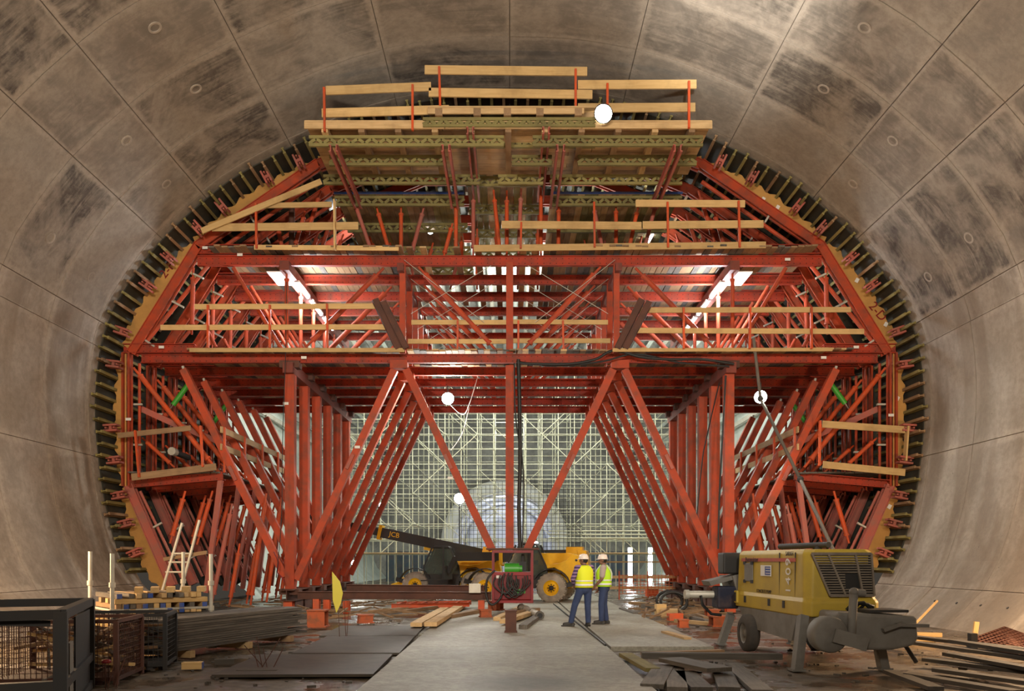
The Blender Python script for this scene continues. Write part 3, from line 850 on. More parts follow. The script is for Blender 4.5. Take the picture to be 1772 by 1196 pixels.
for px in (712, 735, 792, 828, 862, 905, 925):
    bar('plank', (X(px), Y0 - 0.6, zA), (X(px), Y0 + random.uniform(4.5, 8.5), zA), 0.2, 0.05, random.choice([OLD, PINE_PALE]), t, origin=t.location)
deck('lower_deck', 'plank deck on the lower cross beams, left side', X(330), X(700), Y0 - 0.3, Y0 + 8.7, zB, OLD, mats=[OLD, GREYWOOD, PINE_PALE])
deck('lower_deck', 'plank deck on the lower cross beams, right side', X(1062), X(1470), Y0 - 0.3, Y0 + 8.7, zB, OLD, mats=[OLD, GREYWOOD, PINE_PALE])
deck('lower_deck', 'short plank deck at the front of the lower middle bay', X(705), X(1058), Y0 - 0.2, Y0 + 2.0, zB, OLD, mats=[OLD, GREYWOOD, PINE_PALE])
# side bracket decks
for s, (xa, xb) in (('left', (228, 384)), ('right', (1380, 1536))):
    za = F(0, 820).z
    deck('side_deck', 'grey plank deck on the %s side bracket of the gantry' % s, X(xa), X(xb), Y0 - 0.2, Y0 + 8.7, za, GREYWOOD, wdt=0.28)

# ------------------------------------------------------------------ guard rails (board + post), one thing per run
def rail_run(label, boards, posts, Y, bw=0.045, hpx=None, pmat=ORANGE, bmat=PINE):
    b0 = boards[0]
    base = P((b0[0] + b0[2]) / 2, max(max(b[1], b[3]) for b in boards), Y)
    t = thing('guard_rail', label, 'guard rail', base, group='timber guard rails')
    for (x0, y0, x1, y1, hp) in boards:
        a, b = P(x0, y0, Y), P(x1, y1, Y)
        bar('rail_board', a, b, bw, hp * Y / FPX, bmat, t, origin=base)
    for (x0, y0, x1, y1) in posts:
        bar('rail_post', P(x0, y0, Y - 0.06), P(x1, y1, Y - 0.06), 0.06, 0.09, pmat, t, origin=base)
    return t
YP = 22.45
rail_run('two board guard rail on the top platform, left of the raised centre', [(564, 157, 746, 150, 15), (557, 196, 777, 190, 15)], [(561, 152, 562, 228), (714, 147, 714, 226)], YP)
rail_run('two board guard rail on the raised centre of the top platform', [(735, 121, 1016, 124, 15), (742, 160, 1025, 164, 15)], [(760, 116, 762, 195), (996, 120, 996, 195)], YP)
rail_run('two board guard rail on the top platform, right of the raised centre', [(1000, 147, 1205, 146, 15), (1000, 187, 1203, 186, 15)], [(1051, 145, 1051, 190), (1192, 141, 1192, 222)], YP)
YA = Y0 - 0.62
rail_run('guard rail with upright board at the left end of the upper deck', [(367, 394, 620, 391, 13), (455, 356, 574, 354, 9), (440, 428, 690, 430, 8)], [(443, 352, 444, 430)], YA)
t = rail_run('sloping pine handrail rising beside the left arch chord', [(349, 400, 556, 314, 10)], [], YA - 0.1)
t = rail_run('upright pine board beside the left upper guard rail', [(579, 347, 580, 432, 13)], [], YA - 0.12)
rail_run('long guard rail and toe board on the upper deck, right half', [(868, 389, 1110, 391, 13), (1112, 390, 1321, 388, 13), (820, 430, 1325, 424, 11), (1100, 352, 1289, 353, 12)], [(902, 385, 901, 430), (1028, 350, 1029, 428), (1155, 350, 1156, 428), (1278, 348, 1280, 428)], YA)
rail_run('two board guard rail on the lower deck, left side', [(337, 531, 665, 530, 9), (278, 567, 668, 566, 9), (328, 606, 700, 606, 7)], [(360, 528, 360, 602), (467, 528, 467, 602), (566, 526, 567, 602)], YA)
rail_run('two board guard rail on the lower deck, right side', [(1098, 537, 1472, 536, 9), (1092, 572, 1495, 574, 9), (1060, 606, 1440, 605, 6)], [(1183, 532, 1183, 604), (1298, 532, 1297, 604), (1404, 532, 1404, 604)], YA)
rail_run('two board guard rail in the lower deck, left of the centre post', [(712, 558, 876, 558, 8), (706, 591, 876, 591, 8)], [(792, 555, 792, 606)], YA + 0.6)
rail_run('two board guard rail in the lower deck, right of the centre post', [(888, 557, 1052, 558, 8), (886, 590, 1056, 590, 8)], [(897, 555, 897, 606), (974, 555, 975, 606)], YA + 0.6)
rail_run('guard board and toe board on the left side bracket', [(204, 754, 330, 741, 9), (228, 826, 374, 808, 12)], [(234, 745, 241, 826), (347, 737, 351, 808)], YA, bmat=OLD)
t = rail_run('guard boards on the right side bracket, ending by the formwork', [(1423, 734, 1566, 744, 12), (1424, 804, 1566, 818, 12)], [(1419, 728, 1418, 806)], YA)
bar('end_board', P(1570, 738, YA), P(1566, 798, YA), 0.05, 0.2, PINE, t, origin=t.location)
for s, l in ((-1, 'left'), (1, 'right')):
    a = F(386, 745) if s < 0 else F(MX - 386, 745); xx = a.x
    t = thing('guard_rail', 'boards running back along the inner edge of the %s side bracket' % l, 'guard rail', (xx, Y0 + 4, a.z - 1.2), group='timber guard rails')
    for dz in (0, 0.55): bar('rail_board', (xx, Y0 - 0.2, a.z - dz), (xx, Y0 + 8.4, a.z - dz), 0.045, 0.2, PINE_PALE, t, origin=t.location)
    for k in range(5): bar('rail_post', (xx - 0.05 * s, Y0 + k * 2.0, a.z + 0.1), (xx - 0.05 * s, Y0 + k * 2.0, a.z - 1.35), 0.06, 0.08, ORANGE, t, origin=t.location)
# loose steel channel pairs leaning on the lower deck
for (a, b, l) in (((656, 532), (694, 612), 'left'), ((1104, 532), (1064, 612), 'right')):
    t = thing('steel_channel_pair', 'brown steel channel pair leaning on the lower deck, %s of the centre post' % l, 'steel profile', F(*b), group='leaning channel pairs')
    for k in (0, 1):
        A, B = F(a[0] + k * 13, a[1] + k * 4), F(b[0] + k * 13, b[1]); A.y = Y0 - 0.8; B.y = Y0 - 0.62
        bar('channel', A, B, 0.16, 0.2, RUST, t, 'U2', origin=t.location)

# ------------------------------------------------------------------ top platform with lattice girders
def lattice(name, x0, x1, y, z, parent, mat, h=0.30):
    mb = MB(); Lg = x1 - x0
    for s in (-1, 1): mb.box((0, 0, s * (h / 2 - 0.04)), (Lg, 0.085, 0.08))
    n = max(2, int(Lg / 0.19)); 
    for i in range(n):
        a = -Lg / 2 + Lg * i / n; b = a + Lg / n; s = 1 if i % 2 else -1
        mb.bar((a, 0, s * (h / 2 - 0.08)), (b, 0, -s * (h / 2 - 0.08)), 0.05, 0.085)
    o = link(name, mb.mesh(name, mat), parent, Vector(((x0 + x1) / 2, y, z)) - parent.location)
    return o
zP = P(0, 243, 22.6).z
plat = thing('top_platform', 'wide pine platform overhanging the top of the gantry on lattice girders', 'timber platform', (0, 23.9, zP))
o_ = plat.location
for (y, rows) in ((22.65, ((535, 872, 243), (922, 1216, 243))), (23.75, ((570, 768, 277), (886, 955, 277), (1000, 1205, 277))), (24.95, ((560, 830, 312), (862, 940, 312), (952, 1180, 312)))):
    for (p0, p1, py) in rows:
        lattice('lattice_girder', X(p0, y), X(p1, y), y, zP, plat, OLIVEWOOD)
xl, xr = X(528, 22.5), X(1231, 22.5)
for k, px in enumerate((578, 772, 970, 1172)):
    xx = X(px, 22.6)
    bar('steel_channel', (xx, 22.5, zP - 0.26), (xx, 26.2, zP - 0.26), 0.26, 0.2, PINK, plat, 'U2', origin=o_)
nx_ = 11
for k in range(nx_):
    xx = xl + 0.55 + (xr - xl - 1.1) * k / (nx_ - 1)
    bar('joist', (xx, 22.45, zP + 0.25), (xx, 25.4, zP + 0.25), 0.17, 0.2, OLD if k % 3 else PINE_PALE, plat, origin=o_)
for j in range(13):
    y = 22.5 + j * 0.235
    cuts = sorted([xl, xr] + [xl + (xr - xl) * (0.3 + random.uniform(-0.06, 0.06)), xl + (xr - xl) * (0.66 + random.uniform(-0.06, 0.06))])
    for a, b in zip(cuts, cuts[1:]):
        bar('plank', (a + 0.01, y, zP + 0.42), (b - 0.01, y, zP + 0.42), 0.225, 0.06, PINE_PALE, plat, origin=o_)
for a, b in zip([xl + 0.0, xl + 3.9, xl + 7.7], [xl + 3.88, xl + 7.68, xr]):      # face board along the front edge
    bar('face_board', (a, 22.42, zP + 0.33), (b, 22.42, zP + 0.33), 0.05, 0.20, PINE_PALE, plat, origin=o_)
zC = P(0, 213, 22.4).z
raised = thing('raised_platform', 'narrow raised pine platform in the middle of the top platform', 'timber platform', (0, 22.9, zC), group=None)
lattice('lattice_girder', X(732, 22.38), X(1030, 22.38), 22.38, zC, raised, OLIVEWOOD, 0.26)
lattice('lattice_girder', X(742, 23.5), X(1030, 23.5), 23.5, zC, raised, OLIVEWOOD, 0.26)
for px in (760, 826, 878, 934, 1000):
    bar('joist', (X(px, 22.4), 22.25, zC + 0.24), (X(px, 22.4), 23.8, zC + 0.24), 0.2, 0.22, OLD, raised, origin=raised.location)
for j in range(6):
    bar('plank', (X(741, 22.4), 22.35 + j * 0.24, zC + 0.36), (X(1050, 22.4), 22.35 + j * 0.24, zC + 0.36), 0.225, 0.05, PINE_PALE, raised, origin=raised.location)
bar('face_board', (X(741, 22.4), 22.28, zC + 0.27), (X(1010, 22.4), 22.28, zC + 0.27), 0.05, 0.17, PINE_PALE, raised, origin=raised.location)
for px in (814, 945):
    bar('steel_channel', (X(px, 22.4), 22.3, zC - 0.25), (X(px, 22.4), 26.6, zC - 0.25), 0.22, 0.2, PINK, raised, 'U2', origin=raised.location)
# formwork tables behind the platform
def table(label, p0, p1, pyl, Yf, zoff=0.0):
    z = P(0, pyl, Yf).z
    t = thing('formwork_table', label, 'formwork table', ((X(p0, Yf) + X(p1, Yf)) / 2, Yf + 4, z), group='formwork tables under the vault')
    for k in range(4):
        lattice('lattice_girder', X(p0, Yf), X(p1, Yf), Yf + 0.1 + 2.1 * k, z, t, OLIVEWOOD, 0.32)
    n = int((X(p1, Yf) - X(p0, Yf)) / 0.22)
    for i in range(n):
        x = X(p0, Yf) + (i + 0.5) * 0.22
        bar('plank', (x, Yf, z + 0.2), (x, Yf + 8.2, z + 0.2), 0.21, 0.05, random.choice([OLD, OLIVEWOOD, OLD, PINE_PALE]), t, origin=t.location)
    bar('edge_board', (X(p0, Yf), Yf - 0.03, z + 0.21), (X(p1, Yf), Yf - 0.03, z + 0.21), 0.04, 0.07, BLUEEND, t, origin=t.location)
    return t
table('formwork table with olive lattice girders, left of the narrow middle table', 578, 803, 346, 26.0)
table('narrow middle formwork table, set higher between two wider ones', 806, 942, 312, 26.0)
table('formwork table with olive lattice girders, right of the narrow middle table', 953, 1181, 346, 26.0)
# red props standing on the upper deck
props = [(611,344,647,423),(651,357,677,425),(694,356,694,428),(734,357,710,430),(789,340,789,436),(783,387,767,434),(819,330,819,428),(854,329,866,426),(877,330,877,428),(902,327,897,426),(936,322,936,424),(967,350,966,424),(1026,351,1046,424),(1066,352,1066,424),(1105,355,1085,424),(1137,345,1111,424)]
cnt = 0
for row, yb in enumerate((26.35, 29.4)):
    for (a, b, c, d) in props:
        if row and random.random() < 0.25: continue
        sc = (26.35 / FPX)
        A = Vector(((a - VPX) * sc, yb, CAMZ - (b - VPY) * sc)); B = Vector(((c - VPX) * sc, yb, zA + 0.04))
        o = bar('steel_prop', A, B, 0.13, 0.13, ORANGE if cnt % 3 else PINK, None, 'prop')
        A.z = min(A.z, 13.2)
        tag(o, '%s red prop from the left, %s row on the upper deck' % (ORD[props.index((a, b, c, d))], 'front' if row == 0 else 'second'), 'prop', 'telescopic props on the upper deck'); cnt += 1
for m in (False, True):   # raking push-pull props from the arch down to the upper deck
    for i, (p, q, wh) in enumerate((((549, 318), (520, 408), 'inner'), ((520, 352), (500, 420), 'middle'), ((470, 380), (480, 425), 'outer'))):
        for row in (0, 1, 2):
            a, b = (mir(p), mir(q)) if m else (p, q)
            A, B = F(*a), F(*b); A.y = B.y = Y0 + 0.5 + row * DY + 0.1 * i
            o = bar('steel_prop', A, B, 0.14, 0.14, RED, None, 'prop')
            tag(o, '%s red raking prop under the %s arch chord, %s bay from the front' % (wh, 'right' if m else 'left', ORD[row]), 'prop', 'raking props under the arch')

# ------------------------------------------------------------------ lamps
def floodlight(px, py, Y, label, power, face=(0, -1, -0.15), r=0.17, col=WHITE):
    c = P(px, py, Y); t = thing('floodlight', label, 'floodlight', c, group='site floodlights')
    d = Vector(face).normalized(); M = frame3(d)
    mb = MB(); mb.lathe([(r * 0.35, -0.16), (r * 0.8, -0.12), (r * 1.05, 0.0), (r * 1.1, 0.015), (r * 0.98, 0.02)], (0, 0, 0), 'X', 20)
    mb.v = [M @ v for v in mb.v]; mb.build('housing', DKSTEEL, t, (0, 0, 0))
    mb = MB(); mb.lathe([(0.001, 0.035), (r * 0.6, 0.03), (r * 0.97, 0.012)], (0, 0, 0), 'X', 20); mb.v = [M @ v for v in mb.v]; mb.build('lens', LAMP_ON, t, (0, 0, 0))
    mb = MB(); mb.box((0, 0, r + 0.12), (0.04, 0.05, 0.24)); mb.build('bracket', DKSTEEL, t)
    light('floodlight_beam', 'SPOT', c + d * 0.2, power, col, 0.12, target=c + Vector((face[0], face[1], face[2] - 0.45)) * 10 - Vector((0, 0, 0)) if False else c + Vector((face[0], face[1], face[2] - 0.45)) * 10, spot=165, blend=0.5)
    return t
floodlight(1044, 197, 22.1, 'brightest round floodlight, on the top platform beside the right guard rail', 900, (0.05, -1, -0.2), 0.24)
floodlight(775, 690, Y0 + 3.2, 'round floodlight hanging under the lower deck, left of the centre column', 1300, (0.1, -1, -0.2), 0.22)
floodlight(1316, 687, Y0 - 0.5, 'round floodlight in front of the right raking braces, below the lower deck', 1100, (-0.1, -1, -0.3), 0.2)
floodlight(745, 400, 29.0, 'small floodlight among the props under the left formwork table', 110, (0, -1, 0), 0.12)
fl = floodlight(795, 863, 44.0, 'floodlight far behind the left V brace, in front of the scaffold', 380, (0.2, -1, 0.1), 0.3)
bar('mast', (0, 0, -0.3), (0, 0, -fl.location.z), 0.07, 0.07, DKSTEEL, fl, 'tube')
floodlight(661, 875, 45.9, 'small far floodlight behind the left raking braces', 120, (0, -1, 0), 0.18)
floodlight(614, 975, 36.5, 'low floodlight near the ground at the foot of the left raking braces', 120, (0.4, -1, 0), 0.16)
floodlight(928, 941, 33.8, 'small work lamp on the roof of the near yellow telehandler', 15, (0, -1, 0), 0.09)
# hanging rod for the right floodlight
def tubes(side):
    for k in range(3):
        xx = (-7.0 if side == 'left' else 7.0); y0 = Y0 + 0.7 + k * 1.95; z = 10.78
        t = thing('fluorescent_light', '%s fluorescent tube beside the %s longitudinal beam, counted from the front' % (ORD[k], side), 'light', (xx, y0, z), group='fluorescent tubes under the upper deck')
        bar('batten', (xx, y0, z + 0.06), (xx, y0 + 1.5, z + 0.06), 0.16, 0.07, WHITEP, t, origin=t.location)
        bar('tube', (xx, y0 + 0.03, z), (xx, y0 + 1.47, z), 0.09, 0.09, TUBE_ON, t, 'tube', origin=t.location)
        light('tube_glow', 'POINT', (xx, y0 + 0.75, z - 0.25), 520 if k == 0 else 90, COOL, 0.25)
tubes('left'); tubes('right')
for s, l in ((-1, 'left'), (1, 'right')):
    o = MB().box((0, 0, 0), (0.75, 1.3, 0.03)).build('white_sheet', WHITEP); o.location = (s * 7.5, Y0 + 0.95, 11.02)
    tag(o, 'white sheet fixed under the upper deck outside the front %s fluorescent tube' % l, 'sheet')
t = thing('fluorescent_light', 'single fluorescent tube among the props under the right formwork table', 'light', P(1130, 405, 29), group=None)
bar('tube', P(1135, 395, 29), P(1118, 425, 29.6), 0.09, 0.09, TUBE_ON, t, 'tube', origin=t.location)
bar('batten', P(1135, 394, 29.05), P(1118, 424, 29.65), 0.14, 0.05, WHITEP, t, origin=t.location)
light('table_glow', 'POINT', P(1100, 405, 30), 260, COOL, 0.3)
light('table_glow', 'POINT', P(590, 372, 30), 160, COOL, 0.3)
for k, px in enumerate((1091, 1126)):
    a, b = P(px, 948, 60), P(px, 1007.5, 60)
    t = thing('fluorescent_light', ['left', 'right'][k] + ' of the two far upright fluorescent tubes behind the workers', 'light', b, group='far upright tubes')
    bar('tube', a, b, 0.22, 0.22, TUBE_ON, t, 'tube', origin=b); bar('batten', a + Vector((0, .18, 0)), b + Vector((0, .18, 0)), 0.35, 0.08, WHITEP, t, origin=b)
# unseen point lights added to brighten the far cavern and the portal ring
for (x, y, z, p) in ((-7, 41, 8.5, 700), (7, 41, 8.5, 800), (0, 52, 10, 600), (-5, 62, 5, 350), (6, 62, 6, 350), (0, 39.5, 13.0, 3600), (-0.5, 65, 7, 500)):
    light('cavern_fill_light', 'POINT', (x, y, z), p, (0.97, 1.0, 0.90), 0.4)
light('inner_tunnel_light', 'POINT', (-0.4, 77, 6.0), 480, (0.94, 0.97, 1.0), 0.5)
light('inner_tunnel_light', 'POINT', (-0.4, 87, 5.0), 600, (0.94, 0.97, 1.0), 0.5)

# ------------------------------------------------------------------ cables and pipes on the gantry
def cable(name, pts, r, mat, label, cat='cable', smooth=8):
    pp = []
    for i in range(len(pts) - 1):
        p0, p1, p2, p3 = pts[max(i - 1, 0)], pts[i], pts[i + 1], pts[min(i + 2, len(pts) - 1)]
        for k in range(smooth):
            t = k / smooth
            pp.append(0.5 * (2 * p1 + (p2 - p0) * t + (2 * p0 - 5 * p1 + 4 * p2 - p3) * t * t + (3 * p1 - p0 - 3 * p2 + p3) * t ** 3))
    pp.append(pts[-1])
    o = MB().path(pp, r, 6).build(name, mat)
    return tag(o, label, cat)
YC = Y0 - 0.5
cable('power_cable', [P(*q, YC) for q in ((893, 628), (930, 630), (985, 630), (1030, 622), (1062, 607), (1110, 618), (1160, 622), (1215, 622), (1270, 630))], 0.045, BLACK, 'thick black cable swagged along the lower cross beam, right of the centre column')
cable('power_cable', [P(*q, YC + 0.05) for q in ((895, 626), (960, 633), (1040, 626), (1100, 613), (1180, 628), (1262, 634))], 0.03, BLACK, 'thinner black cable swagged just under the thick one on the lower cross beam')
cable('power_cable', [P(*q, YC) for q in ((897, 622), (899, 700), (900, 800), (898, 880), (900, 950))], 0.06, BLACK, 'black cable bundle hanging down beside the centre column')
cable('power_cable', [P(*q, YC) for q in ((890, 628), (892, 720), (906, 820), (904, 945))], 0.022, BLACK, 'thin black cable hanging beside the cable bundle at the centre column')
cable('power_cable', [P(*q, YC - 0.1) for q in ((496, 488), (494, 620), (489, 760), (487, 900), (478, 1000))], 0.012, BLACK, 'thin black cable hanging beside the left front main column')
cable('power_cable', [P(*q, YC - 0.1) for q in ((1256, 650), (1250, 760), (1245, 860), (1243, 950))], 0.03, BLACK, 'black cable hanging beside the right front main column')
cable('power_cable', [P(*q, 27) for q in ((1250, 640), (1222, 760), (1215, 800), (1205, 900))], 0.02, BLACK, 'thin black cable hanging behind the right front main column')
cable('light_cable', [P(*q, Y0 + 3) for q in ((778, 700), (800, 718), (812, 700), (830, 640))], 0.015, WHITEP, 'thin white cable looping from the left floodlight')
cable('light_cable', [P(*q, Y0 + 3.2) for q in ((812, 705), (800, 750), (780, 780))], 0.015, WHITEP, 'thin white cable hanging below the left floodlight')
cable('light_cable', [P(*q, Y0 - 0.4) for q in ((1308, 625), (1311, 655), (1315, 680))], 0.012, WHITEP, 'thin white cable from which the right floodlight hangs')
cable('lashing_cable', [P(*q, YC - 0.05) for q in ((474, 955), (482, 975), (480, 990), (489, 1000), (492, 1008))], 0.02, DARKRED, 'dark red cord wound round the foot of the left outer brace')
t = thing('delivery_pipe', 'long thin grey concrete delivery pipe slanting down to the pump', 'pipe', P(1442, 950, 20), group=None)
pp = [P(1304, 585, Y0 - 0.5), P(1316, 690, Y0 - 0.7), P(1385, 830, 23.8), P(1442, 952, 20.8)]
for a, b in zip(pp, pp[1:]): bar('pipe_section', a, b, 0.10, 0.10, GREYWOOD, t, 'tube', origin=t.location)
for q in pp[1:3]:
    mb = MB().ball(q - t.location, 0.1); mb.build('pipe_coupling', DKSTEEL, t)
t = thing('vertical_pipe', 'short dark vent pipe standing on the upper deck left of the upright board', 'pipe', P(506, 430, Y0 + 0.6))
a = P(505, 358, Y0 + 0.6); bar('pipe_section', a, P(505, 432, Y0 + 0.6), 0.2, 0.2, RUST, t, 'tube', origin=t.location)
mb = MB().lathe([(0.1, 0), (0.12, 0.0), (0.12, 0.06), (0.09, 0.06)], a - t.location, 'Z', 14); mb.build('rim', RUST, t)
t = thing('hose_end', 'pale concrete hose end lying on the left side bracket', 'hose', P(305, 782, Y0 + 0.6))
A, B = P(300, 782, Y0 + 0.5), P(326, 792, Y0 + 1.6)
bar('hose', A, B, 0.2, 0.2, DKSTEEL, t, 'tube', origin=t.location); bar('coupling', A - (B - A) * 0.12, A + (B - A) * 0.1, 0.27, 0.27, GALV, t, 'tube', origin=t.location)

# ------------------------------------------------------------------ hydraulic power pack at the centre leg
pk = P(887, 1045, 25.2); pk = Vector((pk.x, 25.2, 0.36))
t = thing('power_pack', 'dark red hydraulic power pack hung at the foot of the centre column, draped with hoses', 'hydraulic unit', pk)
hw = 0.60
for sx in (-1, 1):
    for sy in (-1, 1):
        bar('frame_post', pk + Vector((sx * hw, sy * 0.38, 0)), pk + Vector((sx * hw, sy * 0.38, 1.62)), 0.07, 0.07, DARKRED, t, origin=pk)
for z in (0.04, 1.58):
    for sy in (-1, 1): bar('frame_rail', pk + Vector((-hw, sy * 0.38, z)), pk + Vector((hw, sy * 0.38, z)), 0.08, 0.08, DARKRED, t, origin=pk)
MB().box((0, 0, 1.66), (1.62, 1.0, 0.05)).build('roof_plate', RUST, t)
bev(MB().box((0, 0, 0.52), (1.16, 0.7, 0.86)).build('tank', DARKRED, t), 0.02)
MB().box((0, -0.37, 0.9), (1.16, 0.06, 0.1)).build('tank_rim', DARKRED, t)
MB().box((0.22, -0.37, 0.36), (0.34, 0.03, 0.13)).build('green_panel', GREEN, t)
MB().box((-0.42, -0.365, 0.8), (0.16, 0.02, 0.09)).build('sticker', WHITEP, t)
mb = MB(); mb.tube((-0.25, 0, 1.05), (0.2, 0, 1.05), 0.17, 16); mb.tube((0.2, 0, 1.05), (0.3, 0, 1.05), 0.12, 14); mb.build('motor', GREEN, t)
mb = MB(); mb.box((0.32, 0.05, 1.12), (0.2, 0.24, 0.3)); mb.tube((0.32, 0.05, 1.25), (0.32, 0.05, 1.5), 0.05); mb.build('valve_block', DKSTEEL, t)
for k in range(9):
    x0 = random.uniform(-0.55, 0.0); x1 = x0 + random.uniform(0.2, 0.7); lo = random.uniform(0.05, 0.45); zt = random.uniform(0.7, 0.95)
    pts = [Vector((x0, -0.42, zt)), Vector((x0 - 0.05, -0.47, (zt + lo) / 2)), Vector(((x0 + x1) / 2, -0.5, lo)), Vector((x1, -0.47, (zt + lo) / 2)), Vector((x1, -0.42, zt - 0.05))]
    pp = []
    for i in range(4):
        p0, p1, p2, p3 = pts[max(i - 1, 0)], pts[i], pts[i + 1], pts[min(i + 2, 4)]
        for q in range(6):
            s = q / 6; pp.append(0.5 * (2 * p1 + (p2 - p0) * s + (2 * p0 - 5 * p1 + 4 * p2 - p3) * s * s + (3 * p1 - p0 - 3 * p2 + p3) * s ** 3))
    MB().path(pp, 0.022, 6).build('hose', BLACK, t)
cable('hydraulic_hose', [pk + Vector(q) for q in ((-0.55, -0.4, 1.0), (-0.78, -0.45, 0.7), (-0.8, -0.45, 0.2), (-0.62, -0.5, -0.05), (-0.35, -0.5, 0.2), (-0.3, -0.45, 0.6))], 0.035, BLACK, 'big black hose loop hanging off the left side of the power pack', 'hose')

# ------------------------------------------------------------------ telehandlers
def wheel(parent, c, r, wd, side, tyre=TYRE):
    """axle along local Y; side = -1 shows the face towards the camera"""
    w_ = wd / 2
    mb = MB(); mb.lathe([(r * 0.52, -w_), (r * 0.62, -w_), (r * 0.90, -w_ * 0.96), (r * 0.965, -w_ * 0.72), (r * 0.965, w_ * 0.72), (r * 0.90, w_ * 0.96), (r * 0.62, w_), (r * 0.52, w_)], c, 'Y', 32)
    ty = mb.build('tyre', tyre, parent)
    lug = MB()
    for k in range(22):
        for s in (-1, 1):
            a = 2 * math.pi * (k + (0.5 if s > 0 else 0)) / 22
            M = Matrix.Rotation(-a, 3, 'Y') @ Matrix.Rotation(s * 0.6, 3, 'X')
            pos = Vector(c) + Matrix.Rotation(-a, 3, 'Y') @ Vector((r * 0.97, s * w_ * 0.5, 0))
            lug.box(pos, (r * 0.075, w_ * 1.05, r * 0.085), M=M)
    lug.v = [v - ty.location for v in lug.v]
    lg = lug.build('tread_lugs', tyre, ty)
    mb = MB(); s = side * w_
    mb.lathe([(r * 0.53, s * 0.98), (r * 0.50, s * 0.98), (r * 0.46, s * 0.55), (r * 0.30, s * 0.5), (r * 0.28, s * 0.62), (r * 0.001, s * 0.62)], c, 'Y', 28)
    rim = mb.build('rim', YELLOW if tyre is TYRE else PUMPG, parent)
    mb = MB(); mb.lathe([(r * 0.17, s * 0.6), (r * 0.17, s * 0.85), (r * 0.12, s * 0.95), (0.001, s * 0.95)], c, 'Y', 16)
    for k in range(8):
        a = 2 * math.pi * k / 8
        mb.box(Vector(c) + Vector((r * 0.235 * math.cos(a), s * 0.66, r * 0.235 * math.sin(a))), (0.04, 0.06, 0.04))
    mb.v = [v - rim.location for v in mb.v]; mb.build('hub', DKSTEEL, rim)
def side(poly, y0, y1, name, mat, parent, bevel=0.02):
    """poly in the machine's x-z side plane, extruded across its width"""
    mb = MB().prism(poly, lambda a, b, t: (a, t, b), y0, y1)
    return bev(mb.build(name, mat, parent), bevel) if bevel else mb.build(name, mat, parent)
